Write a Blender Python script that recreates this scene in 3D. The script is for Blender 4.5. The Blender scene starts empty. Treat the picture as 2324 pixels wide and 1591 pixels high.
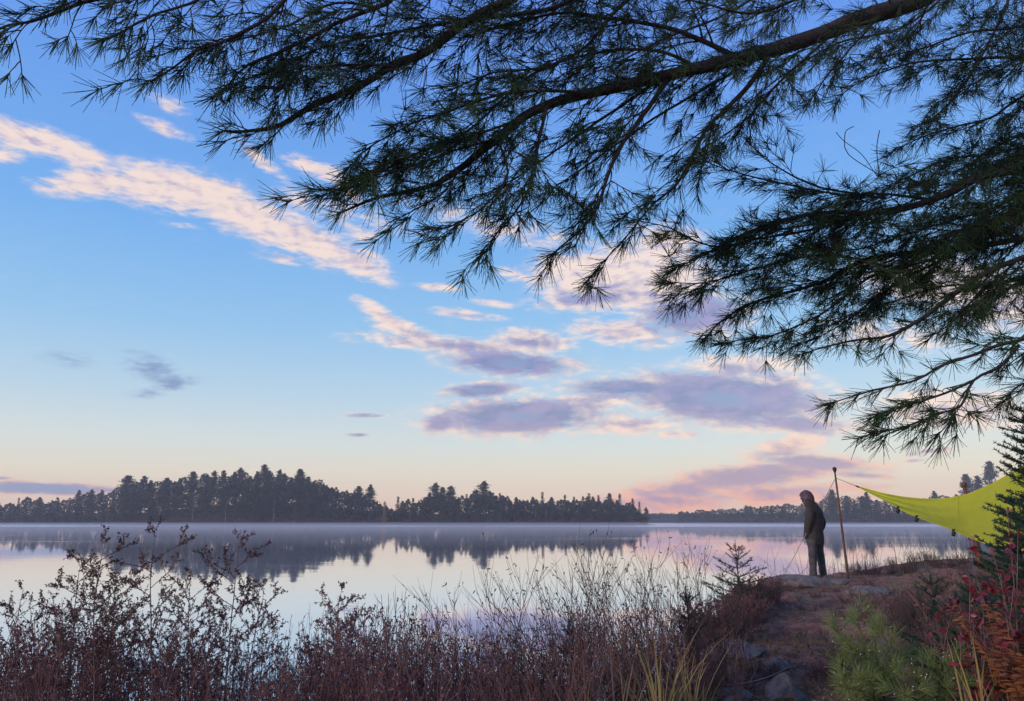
import bpy, math, random
import numpy as np
from mathutils import Vector, noise as mnoise
R = math.radians
rng = np.random.default_rng(7)
random.seed(7)
scn = bpy.context.scene
COL = scn.collection

# ------------------------------------------------------------------ camera
CAMZ, PITCH, LENS = 2.2, math.atan(384.5/1678.0), 26.0
F = 1678.0                                   # focal length in pixels of the 2324 x 1591 reading of the photograph
cam = bpy.data.cameras.new('camera'); camo = bpy.data.objects.new('camera', cam); COL.objects.link(camo)
cam.lens = LENS; cam.sensor_width = 36; cam.clip_start = .05; cam.clip_end = 6000
camo.location = (0, 0, CAMZ); camo.rotation_euler = (R(90)+PITCH, 0, 0)
scn.camera = camo
cp, sp = math.cos(PITCH), math.sin(PITCH)

def ray(px, py):
    a, b = (px-1162)/F, (795.5-py)/F
    return np.array([a, cp - b*sp, sp + b*cp])
def P(px, py, depth):
    r = ray(px, py)
    return np.array([0, 0, CAMZ]) + r*(depth/r[1])
def azel(px, py):
    r = ray(px, py); r = r/np.linalg.norm(r)
    return np.array([math.degrees(math.atan2(r[0], r[1])), math.degrees(math.asin(r[2]))])
def lin(r, g, b):
    f = lambda c: (c/255/12.92) if c <= 10.3 else ((c/255+.055)/1.055)**2.4
    return (f(r), f(g), f(b), 1)

# ------------------------------------------------------------------ node helper
class E:                                      # a socket with arithmetic
    def __init__(s, nt, sock): s.nt, s.s = nt, sock
    def m(s, op, o=None, o2=None, clamp=False):
        n = s.nt.nodes.new('ShaderNodeMath'); n.operation = op; n.use_clamp = clamp
        for i, v in enumerate((s, o, o2)):
            if v is None: continue
            if isinstance(v, E): s.nt.links.new(v.s, n.inputs[i])
            else: n.inputs[i].default_value = v
        return E(s.nt, n.outputs[0])
    def __add__(s, o): return s.m('ADD', o)
    def __sub__(s, o): return s.m('SUBTRACT', o)
    def __mul__(s, o): return s.m('MULTIPLY', o)
    def __truediv__(s, o): return s.m('DIVIDE', o)
    def max(s, o): return s.m('MAXIMUM', o)
    def smax(s, o, k): return s.m('SMOOTH_MAX', o, k)
    def clamp(s): return s.m('ADD', 0.0, clamp=True)
    def smooth(s, a, b, lo=0, hi=1):
        n = s.nt.nodes.new('ShaderNodeMapRange'); n.interpolation_type = 'SMOOTHSTEP'
        s.nt.links.new(s.s, n.inputs[0])
        for i, v in enumerate((a, b, lo, hi)): n.inputs[i+1].default_value = v
        return E(s.nt, n.outputs[0])
def node(nt, typ, **kw):
    n = nt.nodes.new(typ)
    for k, v in kw.items():
        if k.startswith('_'): setattr(n, k[1:], v)
        else: n.inputs[k].default_value = v
    return n
def mix(nt, fac, a, b, mode='MIX'):
    n = nt.nodes.new('ShaderNodeMix'); n.data_type = 'RGBA'; n.blend_type = mode
    for i, v in ((0, fac), (6, a), (7, b)):
        if isinstance(v, E): nt.links.new(v.s, n.inputs[i])
        elif hasattr(v, 'links'): nt.links.new(v, n.inputs[i])
        else: n.inputs[i].default_value = v
    return n.outputs[2]
def ramp(nt, fac, stops):
    n = nt.nodes.new('ShaderNodeValToRGB'); el = n.color_ramp.elements
    while len(el) < len(stops): el.new(.5)
    for e, (p, c) in zip(el, stops): e.position = p; e.color = c
    nt.links.new(fac.s if isinstance(fac, E) else fac, n.inputs[0])
    return n.outputs[0]

# ------------------------------------------------------------------ sky, clouds and sun
SUN_AZ, SUN_EL = -118.0, 15.0                  # degrees, azimuth from the view direction (left is negative)
w = bpy.data.worlds.new('World'); scn.world = w; w.use_nodes = True
nt = w.node_tree; nt.nodes.clear()
sky = node(nt, 'ShaderNodeTexSky', _sky_type='NISHITA', _sun_disc=False, _sun_elevation=R(4), _sun_rotation=R(SUN_AZ))
tc = node(nt, 'ShaderNodeTexCoord')
nv = node(nt, 'ShaderNodeVectorMath', _operation='NORMALIZE'); nt.links.new(tc.outputs['Generated'], nv.inputs[0])
sx = node(nt, 'ShaderNodeSeparateXYZ'); nt.links.new(nv.outputs[0], sx.inputs[0])
X, Y, Z = (E(nt, sx.outputs[i]) for i in range(3))
az = X.m('ARCTAN2', Y)*57.29578
el = Z.m('ARCSINE')*57.29578
grad = ramp(nt, (el/50.0).clamp(), [
    (0.0, lin(234,196,190)), (.028, lin(238,212,194)), (.064, lin(234,223,206)), (.11, lin(214,223,225)),
    (.18, lin(182,210,233)), (.28, lin(144,194,238)), (.42, lin(112,174,240)), (.60, lin(98,156,238)), (.80, lin(88,136,234)), (1.0, lin(80,122,220))])
ae = node(nt, 'ShaderNodeCombineXYZ'); nt.links.new(az.s, ae.inputs[0]); nt.links.new(el.s, ae.inputs[1])
# (px, py, half length, half height, tilt in image degrees (down to the right), strength, darkness)
CLOUDS = [
 (60,312,170,38,14,1,.05),(170,350,110,30,18,.9,.05),(230,415,150,38,-2,1,.1),(400,430,190,55,9,1.15,.05),(560,490,150,52,22,1.15,.05),(690,540,130,48,26,1.1,.1),
 (810,592,110,38,28,.9,.15),(10,355,60,22,5,.7,.1),
 (385,240,60,22,25,.6,.1),(375,292,75,18,22,.7,.1),(600,370,90,18,40,.7,.1),(720,385,100,22,20,.8,.1),(780,430,70,26,40,.6,.1),(650,455,70,14,5,.6,.1),(640,585,85,16,12,.6,.2),(410,510,60,10,10,.45,.2),
 (820,530,70,35,25,.5,.1),(760,480,220,40,15,.45,.1),(1150,520,300,40,12,.5,.1),
 (995,652,60,11,4,.8,.15),(1050,712,110,13,6,.8,.2),(1120,690,60,11,8,.6,.2),(1170,625,60,20,10,.6,.2),
 (860,712,70,20,30,1,.2),(930,755,110,24,20,1,.3),(1050,785,270,22,3,1,.45),(1210,775,110,30,5,1,.5),(1160,825,190,36,3,1,1),
 (1410,635,215,74,0,1.5,0),(1500,560,110,60,0,.9,.05),(1330,680,150,28,-5,.8,.6),(1570,715,150,60,-4,1.1,.9),(1420,755,150,34,4,1,.35),
 (1090,886,110,22,-4,1,1),
 (1640,905,290,72,4,1.3,1),(1680,835,170,32,0,1,.45),(1780,875,90,50,10,1,.12),(1420,880,180,30,0,1,.9),(1640,893,40,9,-5,0,-1),
 (1180,945,240,52,-2,1.2,.95),(1330,915,170,30,-8,1,.35),(1430,965,130,26,0,1,.35),(1000,960,60,32,-10,.9,.8),(1530,985,80,14,0,.7,.3),(1800,960,180,32,4,1,.7),
 (1790,1015,90,34,-12,1.1,.35),(1850,1050,190,26,5,1.05,.75),(1700,1080,250,34,-6,1.15,.8),(1560,1110,210,32,-8,1.1,.55),(1950,1078,100,12,4,.8,.7),
 (1500,1135,190,34,-3,1.1,.42),(1740,1120,250,30,0,1,.38),(1900,1105,150,20,0,.7,.3),
 (345,838,95,40,20,.52,2.4),(395,868,55,24,-4,.8,1.5),(328,892,60,16,0,.5,2.2),(165,815,90,26,5,.38,2.6),(430,862,80,14,0,.3,2.6),
 (90,1108,200,17,2,1,1.6),(250,1112,110,10,2,.8,1),(0,1085,40,7,0,.6,1),
 (830,943,60,8,0,.6,1),(810,987,40,7,0,.6,1),
 (2150,930,240,52,2,.95,.3),(2110,1024,60,9,-8,.7,.9),(2080,1045,40,6,-5,.5,.9),(2150,640,260,60,5,1,.15),(2290,700,150,60,0,.9,.3),(2000,760,200,40,5,.7,.3)]
Mk = Dk = None
for (px, py, a, b, t, st, dk) in CLOUDS:
    if st <= 0: continue
    c0 = azel(px, py); t = R(t); u = np.array([math.cos(t), math.sin(t)]); v = np.array([-u[1], u[0]])
    e1 = azel(*(np.array([px, py])+a*u))-c0; e2 = azel(*(np.array([px, py])+b*v))-c0
    mp = node(nt, 'ShaderNodeMapping', _vector_type='TEXTURE'); nt.links.new(ae.outputs[0], mp.inputs[0])
    mp.inputs['Location'].default_value = (c0[0], c0[1], 0); mp.inputs['Rotation'].default_value = (0, 0, math.atan2(e1[1], e1[0]))
    mp.inputs['Scale'].default_value = (np.linalg.norm(e1)*1.35, np.linalg.norm(e2)*1.35, 1)
    gr = node(nt, 'ShaderNodeTexGradient', _gradient_type='SPHERICAL'); nt.links.new(mp.outputs[0], gr.inputs[0])
    g = E(nt, gr.outputs['Fac'])
    m = g*st
    Mk = m if Mk is None else Mk.smax(m, .12)
    gd = g*dk
    Dk = gd if Dk is None else Dk.max(gd)
def fbm(off, scale, detail=5.0, rough=.58, stretch=2.2, tilt=-12):
    mp = node(nt, 'ShaderNodeMapping', _vector_type='POINT'); nt.links.new(ae.outputs[0], mp.inputs[0])
    mp.inputs['Rotation'].default_value = (0, 0, R(-tilt)); mp.inputs['Scale'].default_value = (1, stretch, 1); mp.inputs['Location'].default_value = off
    n = node(nt, 'ShaderNodeTexNoise', Scale=scale, Detail=detail, Roughness=rough, Distortion=.35); nt.links.new(mp.outputs[0], n.inputs['Vector'])
    return E(nt, n.outputs[0])
n1 = fbm((3, 1, 0), .42); n1b = fbm((3-.25, 1-.75, 0), .42); n2 = fbm((11, 5, 2), .95, 5.0, .52, 4.2, -9)
field = Mk*2.3 + ((n1-.5)*2.5 + (n2-.5)*1.7)*(Mk*3.0).clamp() - .42
dens = field.smooth(-.22, 1.25)*(Mk*8).clamp()
lit = ((n1-n1b)*2.1 + (n2-.5)*.45 + .57).clamp()
darkw = (Dk*1.65 - (lit-.5)*.85 + (field-.6)*.2 - .12).clamp().smooth(0, 1)
lowf = el.smooth(0, 9)                       # clouds near the horizon are rosier
hi = mix(nt, lowf, lin(255,180,156), lin(255,228,214))
hi = mix(nt, (lit*.55), mix(nt, lowf, lin(214,164,182), lin(196,190,216)), hi) if False else mix(nt, lit.smooth(-.15, .8), mix(nt, lowf, lin(208,164,186), lin(206,190,210)), hi)
lo = mix(nt, lowf, lin(174,142,180), mix(nt, n1b.smooth(.36, .64), lin(114,122,178), lin(156,143,192)))
lo = mix(nt, Dk.smooth(.72, 1.0), lo, lin(122,146,196))
ccol = mix(nt, darkw, hi, lo)
skyc = mix(nt, dens*.93, grad, ccol)
b1 = node(nt, 'ShaderNodeBackground', Strength=.93); nt.links.new(skyc, b1.inputs[0])
b2 = node(nt, 'ShaderNodeBackground', Strength=.05); nt.links.new(sky.outputs[0], b2.inputs[0])
ad = node(nt, 'ShaderNodeAddShader'); nt.links.new(b1.outputs[0], ad.inputs[0]); nt.links.new(b2.outputs[0], ad.inputs[1])
wo = node(nt, 'ShaderNodeOutputWorld'); nt.links.new(ad.outputs[0], wo.inputs[0])

sd = bpy.data.lights.new('sun', 'SUN'); so = bpy.data.objects.new('sun', sd); COL.objects.link(so)
sd.energy = 2.5; sd.angle = R(28); sd.color = (1, .84, .78)
sdir = Vector((math.sin(R(SUN_AZ))*math.cos(R(SUN_EL)), math.cos(R(SUN_AZ))*math.cos(R(SUN_EL)), math.sin(R(SUN_EL))))
so.rotation_euler = sdir.to_track_quat('Z', 'Y').to_euler(); so.location = (-30, -20, 30)
vs = scn.view_settings; vs.view_transform = 'Standard'; vs.look = 'None'; vs.gamma = 1; vs.exposure = 0.0; vs.use_curve_mapping = False
scn.cycles.use_denoising = True
scn.cycles.max_bounces = 6; scn.cycles.volume_bounces = 0; scn.cycles.transparent_max_bounces = 8

# ------------------------------------------------------------------ object helpers
def tag(o, label=None, cat=None, group=None, kind=None):
    if label: o['label'] = label
    if cat: o['category'] = cat
    if group: o['group'] = group
    if kind: o['kind'] = kind
    return o
def empty(name, loc, rz=0):
    o = bpy.data.objects.new(name, None); COL.objects.link(o); o.location = loc; o.rotation_euler = (0, 0, rz); o.empty_display_size = .2
    return o
def copy_tree(o, parent=None):
    c = o.copy(); COL.objects.link(c)
    if parent: c.parent = parent
    for ch in o.children: copy_tree(ch, c)
    return c
def unit(v):
    v = np.asarray(v, float); return v/(np.linalg.norm(v, axis=-1, keepdims=True)+1e-12)
class MB:
    def __init__(s): s.v = []; s.q = []; s.t = []; s.n = 0
    def add(s, v, f):
        v = np.asarray(v, float).reshape(-1, 3); f = np.asarray(f, int)
        if len(f) == 0: return
        (s.q if f.shape[1] == 4 else s.t).append(f+s.n); s.v.append(v); s.n += len(v)
    def add2(s, v, q, t):
        v = np.asarray(v, float).reshape(-1, 3); s.v.append(v)
        if len(q): s.q.append(np.asarray(q, int)+s.n)
        if len(t): s.t.append(np.asarray(t, int)+s.n)
        s.n += len(v)
    def sticks(s, p0, p1, r0, r1, sides=3):
        p0 = np.atleast_2d(p0); p1 = np.atleast_2d(p1); n = len(p0)
        d = unit(p1-p0); up = np.where(np.abs(d[:, 2:3]) > .9, [[1., 0, 0]], [[0, 0, 1.]])
        a = unit(np.cross(d, up)); b = np.cross(d, a)
        ph = rng.uniform(0, 6.28, n)[:, None]; r0 = np.broadcast_to(r0, n)[:, None, None]; r1 = np.broadcast_to(r1, n)[:, None, None]
        th = ph + np.arange(sides)[None]*2*math.pi/sides
        o = np.cos(th)[..., None]*a[:, None]+np.sin(th)[..., None]*b[:, None]
        v = np.concatenate([p0[:, None]+o*r0, p1[:, None]+o*r1], 1)
        k = np.arange(sides); f = np.stack([k, (k+1) % sides, (k+1) % sides+sides, k+sides], 1)
        s.add(v, (f[None]+(np.arange(n)*2*sides)[:, None, None]).reshape(-1, 4))
    def tube(s, pts, rad, sides=6, cap=True):
        pts = np.asarray(pts, float); n = len(pts); rad = np.broadcast_to(np.asarray(rad, float), n)
        tg = unit(np.gradient(pts, axis=0)); up = np.array([0, 0, 1.]) if abs(tg[:, 2]).max() < .95 else np.array([0.31, .95, .05])
        a = unit(np.cross(tg, up)); b = np.cross(tg, a); th = np.arange(sides)*2*math.pi/sides
        v = pts[:, None]+(np.cos(th)[None, :, None]*a[:, None]+np.sin(th)[None, :, None]*b[:, None])*rad[:, None, None]
        k = np.arange(sides); f = np.stack([k, (k+1) % sides, (k+1) % sides+sides, k+sides], 1)
        q = (f[None]+(np.arange(n-1)*sides)[:, None, None]).reshape(-1, 4)
        v = v.reshape(-1, 3)
        t = []
        if cap:
            c0 = len(v); v = np.vstack([v, pts[:1], pts[-1:]])
            t = [(c0, (i+1) % sides, i) for i in range(sides)]+[(c0+1, (n-1)*sides+i, (n-1)*sides+(i+1) % sides) for i in range(sides)]
        s.add2(v, q, t)
    def leaves(s, p, d, ln, wd, fold=.25, droop=0):     # six-sided folded leaves
        p = np.atleast_2d(p); n = len(p); d = unit(d)
        rv = unit(rng.normal(size=(n, 3))); a = unit(np.cross(d, rv)); nn = np.cross(a, d)
        ln = np.broadcast_to(ln, n)[:, None]; wd = np.broadcast_to(wd, n)[:, None]
        tip = p+d*ln-np.array([0, 0, 1.])*ln*droop
        m1 = p+d*ln*.32; m2 = p+d*ln*.7-np.array([0, 0, 1.])*ln*droop*.4
        up = nn*wd*fold
        v = np.stack([p, m1+a*wd*.5+up, m2+a*wd*.42+up, tip, m2-a*wd*.42+up, m1-a*wd*.5+up], 1)
        f = np.array([[0, 1, 2, 3], [0, 3, 4, 5]])
        s.add(v, (f[None]+(np.arange(n)*6)[:, None, None]).reshape(-1, 4))
    def flakes(s, p, ln, wd, flat=.5):                   # small random leaf faces of a distant crown
        p = np.atleast_2d(p); n = len(p)
        d = rng.normal(size=(n, 3)); d[:, 2] *= flat; d = unit(d); a = unit(np.cross(d, rng.normal(size=(n, 3))))
        ln = np.broadcast_to(ln, n)[:, None]; wd = np.broadcast_to(wd, n)[:, None]
        v = np.stack([p-d*ln*.5, p+a*wd*.5, p+d*ln*.5, p-a*wd*.5], 1)
        s.add(v, np.array([[0, 1, 2, 3]])[None]+(np.arange(n)*4)[:, None, None] if False else (np.array([[0, 1, 2, 3]])[None]+(np.arange(n)*4)[:, None, None]).reshape(-1, 4))
    def mesh(s, name, smooth=False):
        me = bpy.data.meshes.new(name)
        v = np.vstack(s.v); q = np.vstack(s.q) if s.q else np.zeros((0, 4), int); t = np.vstack(s.t) if s.t else np.zeros((0, 3), int)
        me.vertices.add(len(v)); me.vertices.foreach_set('co', v.astype(np.float32).ravel())
        li = np.concatenate([q.ravel(), t.ravel()]); me.loops.add(len(li)); me.loops.foreach_set('vertex_index', li.astype(np.int32))
        ls = np.concatenate([np.arange(len(q))*4, len(q)*4+np.arange(len(t))*3]); me.polygons.add(len(ls))
        me.polygons.foreach_set('loop_start', ls.astype(np.int32))
        if smooth: me.polygons.foreach_set('use_smooth', np.ones(len(ls), bool))
        me.update(calc_edges=True); me.validate()
        return me
    def build(s, name, mat, parent=None, smooth=False):
        me = s.mesh(name, smooth); me.materials.append(mat)
        o = bpy.data.objects.new(name, me); COL.objects.link(o)
        if parent: o.parent = parent
        return o
    def shift(s, off):
        s.v = [v-np.asarray(off) for v in s.v]; return s

# ------------------------------------------------------------------ materials
def material(name, c1, c2=None, scale=6.0, rough=.8, transl=0.0, bump=0.0, bscale=None, rnd=0.0, spec=.3, c3=None, detail=5):
    m = bpy.data.materials.new(name); m.use_nodes = True; t = m.node_tree; t.nodes.clear()
    out = node(t, 'ShaderNodeOutputMaterial'); bs = node(t, 'ShaderNodeBsdfPrincipled', Roughness=rough)
    bs.inputs['Specular IOR Level'].default_value = spec
    tcn = node(t, 'ShaderNodeTexCoord'); col = None
    c1 = tuple(c1)+(1,) if len(c1) == 3 else c1
    if c2 is not None:
        c2 = tuple(c2)+(1,)
        n = node(t, 'ShaderNodeTexNoise', Scale=scale, Detail=detail, Roughness=.6); t.links.new(tcn.outputs['Object'], n.inputs['Vector'])
        col = mix(t, E(t, n.outputs[0]).smooth(.36, .64), c1, c2)
        if c3 is not None:
            n3 = node(t, 'ShaderNodeTexNoise', Scale=scale*.37, Detail=4, Roughness=.65); t.links.new(tcn.outputs['Object'], n3.inputs['Vector'])
            col = mix(t, E(t, n3.outputs[0]).smooth(.52, .66), col, tuple(c3)+(1,))
    else:
        rg = node(t, 'ShaderNodeRGB'); rg.outputs[0].default_value = c1; col = rg.outputs[0]
    if rnd:
        oi = node(t, 'ShaderNodeObjectInfo')
        hs = node(t, 'ShaderNodeHueSaturation'); t.links.new(col, hs.inputs['Color'])
        k = E(t, oi.outputs['Random'])
        t.links.new((k*rnd*2+(1-rnd)).s, hs.inputs['Value']); t.links.new(((k*7.13).m('FRACT')*.06+.47).s, hs.inputs['Hue'])
        col = hs.outputs[0]
    t.links.new(col, bs.inputs['Base Color'])
    if bump:
        bn = node(t, 'ShaderNodeTexNoise', Scale=bscale or scale*3, Detail=6, Roughness=.65); t.links.new(tcn.outputs['Object'], bn.inputs['Vector'])
        bp = node(t, 'ShaderNodeBump', Strength=bump, Distance=.05); t.links.new(bn.outputs[0], bp.inputs['Height']); t.links.new(bp.outputs[0], bs.inputs['Normal'])
    if transl:
        tr = node(t, 'ShaderNodeBsdfTranslucent'); t.links.new(col, tr.inputs[0])
        mx = node(t, 'ShaderNodeMixShader', Fac=transl); t.links.new(bs.outputs[0], mx.inputs[1]); t.links.new(tr.outputs[0], mx.inputs[2])
        t.links.new(mx.outputs[0], out.inputs[0])
    else: t.links.new(bs.outputs[0], out.inputs[0])
    return m
M = {
 'bark': material('pine_bark', (.026,.021,.021), (.055,.042,.038), 14, .9, bump=.6),
 'twig': material('pine_twig', (.032,.024,.022), (.055,.038,.033), 20, .85),
 'needle': material('pine_needle', (.026,.050,.020), (.052,.098,.032), 3, .55, spec=.25, transl=.15),
 'needle_green': material('sapling_needle', (.11,.17,.04), (.22,.27,.075), 4, .45, transl=.15, spec=.5, c3=(.32,.26,.085)),
 'spruce_needle': material('spruce_needle', (.022,.060,.035), (.05,.10,.055), 5, .55, transl=.15),
 'dark_needle': material('dark_needle', (.018,.030,.02), (.03,.045,.03), 5, .6),
 'far_needle': material('far_needle', (.012,.024,.024), (.055,.080,.058), .55, .8, rnd=.45, c3=(.07,.06,.04)),
 'far_bark': material('far_bark', (.07,.06,.058), (.11,.095,.09), 1, .9),
 'pale_bark': material('pale_bark', (.30,.27,.26), (.18,.16,.15), 1.5, .9),
 'larch': material('larch_needle', (.30,.17,.06), (.22,.13,.05), .8, .8),
 'brush': material('shore_brush', (.10,.065,.06), (.06,.055,.045), .12, .9, c3=(.13,.07,.05)),
 'far_wood': material('far_wood', (.04,.05,.045), (.06,.06,.055), .03, .9),
 'stem': material('shrub_stem', (.14,.066,.064), (.21,.115,.098), 6, .8),
 'shrub_leaf': material('shrub_leaf', (.105,.046,.052), (.19,.085,.075), 5, .65, transl=.12, rnd=.35, c3=(.10,.08,.045)),
 'willow_leaf': material('willow_leaf', (.11,.075,.04), (.09,.04,.04), 6, .65, transl=.2),
 'willow_stem': material('willow_stem', (.09,.055,.045), (.06,.04,.035), 6, .75),
 'heath_leaf': material('heath_leaf', (.095,.042,.043), (.16,.068,.055), 4, .7, transl=.15, rnd=.3, c3=(.10,.085,.045)),
 'red_leaf': material('red_leaf', (.24,.025,.035), (.12,.02,.03), 5, .4, transl=.2, spec=.5, c3=(.26,.09,.07)),
 'fern': material('dead_fern', (.26,.085,.026), (.13,.05,.024), 6, .7, transl=.25),
 'grass_yellow': material('sedge_blade', (.33,.24,.09), (.20,.20,.07), 3, .6, transl=.25, c3=(.36,.20,.10)),
 'grass_brown': material('dry_grass', (.17,.105,.075), (.24,.16,.10), 2, .8, transl=.2, c3=(.13,.13,.05)),
 'rock': material('granite', (.25,.185,.15), (.11,.08,.068), 7, .9, bump=1.0, bscale=22, c3=(.22,.20,.16)),
 'jacket': material('jacket_cloth', (.026,.022,.019), (.045,.035,.03), 9, .85, bump=.25, bscale=16),
 'hood': material('hood_camouflage', (.13,.075,.082), (.035,.024,.028), 13, .8),
 'trousers': material('trouser_cloth', (.040,.034,.038), (.075,.062,.066), 10, .85, bump=.3, bscale=14),
 'boot': material('boot_leather', (.05,.04,.035), (.08,.06,.05), 10, .7),
 'skin': material('skin', (.42,.25,.19), (.38,.22,.17), 8, .55),
 'wood': material('varnished_wood', (.075,.032,.02), (.14,.06,.034), 5, .5, bump=.1),
 'black': material('black_webbing', (.015,.015,.018), (.03,.03,.03), 20, .6),
 'cord': material('guy_cord', (.22,.19,.18), (.30,.27,.25), 20, .8),
 'tarp': material('tarp_nylon', (.66,.66,.026), (.74,.73,.038), 1.2, .5, transl=.58, bump=.6, bscale=7, spec=.4),
 'dew': material('dew', (.85,.88,.9), None, rough=.05, spec=1),
}

# ------------------------------------------------------------------ ground
SHORE = np.array([(-60,5.0),(-20,5.6),(-6,6.4),(-2.5,6.6),(.3,7.1),(1.0,8.4),(2.0,10.2),(2.8,12),(3.5,13.8),(4.4,15.8),(6.0,17.0),(8,17.6),(11,18.4),(16,19.5),(26,22),(60,30)])
def shore_d(x, y):                               # signed distance to the shore, positive inland
    x = np.asarray(x, float); y = np.asarray(y, float)
    best = np.full(x.shape, 1e9)
    for (x0, y0), (x1, y1) in zip(SHORE[:-1], SHORE[1:]):
        dx, dy = x1-x0, y1-y0
        t = np.clip(((x-x0)*dx+(y-y0)*dy)/(dx*dx+dy*dy), 0, 1)
        best = np.minimum(best, np.hypot(x-x0-t*dx, y-y0-t*dy))
    ys = np.interp(x, SHORE[:, 0], SHORE[:, 1])
    return np.where(y < ys, best, -best)
GC = [P(1700,1591,5.6),P(2000,1591,5.3),P(2324,1600,5.0),P(1640,1500,7.2),P(1900,1480,7.6),P(1700,1410,10),P(1790,1385,11),P(2000,1390,10.2),P(1830,1322,15),P(1860,1318,15),
      P(1925,1318,15),P(2000,1308,15.5),P(2100,1286,16),P(2200,1272,16.5),P(2324,1258,16.5),P(2324,1420,8.5),P(2150,1420,9)]
GC += [np.array(p) for p in ((0,0,.62),(3,2,.7),(-3,2,.6),(-8,3,.5),(-5,5.5,.45),(-2,5.6,.45),(0,6,.5),(1.2,6.6,.6),(8,3,1.0),(15,8,1.8),(20,16,2.2),(0,-8,1.0),(-20,2,.6),(14,17,1.7))]
GC = np.array(GC)
def ground_z(x, y, detail=True):
    x = np.atleast_1d(np.asarray(x, float)); y = np.atleast_1d(np.asarray(y, float))
    d2 = (x[:, None]-GC[None, :, 0])**2+(y[:, None]-GC[None, :, 1])**2+.25
    wt = d2**-1.6; z = (wt*GC[None, :, 2]).sum(1)/wt.sum(1)
    d = shore_d(x, y); wd = np.interp(x, [-6, 0, 2.5, 6], [1.6, 1.4, 1.0, .9])
    k = np.clip(d/wd, 0, 1); k = k*k*(3-2*k)
    z = np.where(d > 0, z*k, np.maximum(d*.5, -2.0))
    if detail:
        nz = np.array([mnoise.fractal(Vector((a*.9, b*.9, 3.1)), .9, 2.1, 5) for a, b in zip(x, y)])
        nf = np.array([mnoise.noise(Vector((a*5.5, b*5.5, 1.1))) for a, b in zip(x, y)])
        z = z+(nz*.10+nf*.030)*np.clip(d*.9, 0, 1)
    return z
def gz(x, y): return float(ground_z(x, y, False)[0])
xs = np.concatenate([np.arange(-60, -12, 2), np.arange(-12, 0, .3), np.arange(0, 14, .11), np.arange(14, 60, 2)])
ys = np.concatenate([np.arange(-30, 0, 2.), np.arange(0, 4, .3), np.arange(4, 19, .11), np.arange(19, 32, 1.)])
gx, gy = np.meshgrid(xs, ys); gzv = ground_z(gx.ravel(), gy.ravel())
nx, ny = len(xs), len(ys); idx = np.arange(nx*ny).reshape(ny, nx)
mb = MB(); mb.add(np.stack([gx.ravel(), gy.ravel(), gzv], 1), np.stack([idx[:-1, :-1].ravel(), idx[:-1, 1:].ravel(), idx[1:, 1:].ravel(), idx[1:, :-1].ravel()], 1))
M['ground'] = material('pine_litter', (.38,.175,.11), (.15,.078,.055), 4.2, .95, bump=.8, bscale=26, c3=(.22,.19,.085), detail=9)
tag(mb.build('ground', M['ground'], smooth=True), kind='structure')

# ------------------------------------------------------------------ water
m = bpy.data.materials.new('lake_water'); m.use_nodes = True; t = m.node_tree; bs = t.nodes['Principled BSDF']
bs.inputs['Base Color'].default_value = (.82,.82,.87,1); bs.inputs['IOR'].default_value = 1.33; bs.inputs['Metallic'].default_value = .85
tcn = node(t, 'ShaderNodeTexCoord'); sxx = node(t, 'ShaderNodeSeparateXYZ'); t.links.new(tcn.outputs['Object'], sxx.inputs[0])
mp = node(t, 'ShaderNodeMapping'); t.links.new(tcn.outputs['Object'], mp.inputs[0]); mp.inputs['Scale'].default_value = (.35, 1.0, 1)
na = node(t, 'ShaderNodeTexNoise', Scale=.7, Detail=3, Roughness=.5); t.links.new(mp.outputs[0], na.inputs['Vector'])
mp2 = node(t, 'ShaderNodeMapping'); t.links.new(tcn.outputs['Object'], mp2.inputs[0]); mp2.inputs['Scale'].default_value = (.010, .05, 1)
nb = node(t, 'ShaderNodeTexNoise', Scale=1, Detail=4, Roughness=.6); t.links.new(mp2.outputs[0], nb.inputs['Vector'])
yy = E(t, sxx.outputs[1]) + (E(t, nb.outputs[0])-.5)*90
band = yy.smooth(240, 275)
mp3 = node(t, 'ShaderNodeMapping'); t.links.new(tcn.outputs['Object'], mp3.inputs[0]); mp3.inputs['Scale'].default_value = (.012, .085, 1)
nc = node(t, 'ShaderNodeTexNoise', Scale=1, Detail=5, Roughness=.6, Distortion=.6); t.links.new(mp3.outputs[0], nc.inputs['Vector'])
streak = E(t, nc.outputs[0]).smooth(.52, .70)
t.links.new((band*.22+.028+streak*.06).s, bs.inputs['Roughness'])
bp = node(t, 'ShaderNodeBump', Distance=.02); t.links.new(na.outputs[0], bp.inputs['Height']); t.links.new((streak*.2+.13).s, bp.inputs['Strength']); t.links.new(bp.outputs[0], bs.inputs['Normal'])
mb = MB(); mb.add([(-900,-25,0),(900,-25,0),(900,780,0),(-900,780,0)], [(0,1,2,3)])
tag(mb.build('water', m), kind='structure')

# ------------------------------------------------------------------ distant land
def hill_mesh(cx, w_, y0, y1, hfun, name, mat, nx_=60, ny_=14):
    u = np.linspace(cx-w_, cx+w_, nx_); v = np.linspace(0, 1, ny_); g = MB(); vs_ = []
    for b in v:
        for a in u:
            yy_ = y0(a)+b*(y1-y0(a)); vs_.append((a, yy_, hfun(a, b)))
    i = np.arange(nx_*ny_).reshape(ny_, nx_)
    g.add(vs_, np.stack([i[:-1, :-1].ravel(), i[:-1, 1:].ravel(), i[1:, 1:].ravel(), i[1:, :-1].ravel()], 1))
    return tag(g.build(name, mat, smooth=True), kind='structure')
M['soil'] = material('forest_floor', (.05,.04,.035), (.07,.055,.04), .2, .95)
def XP(px, d): return float(P(px, 1180, d)[0])
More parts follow.
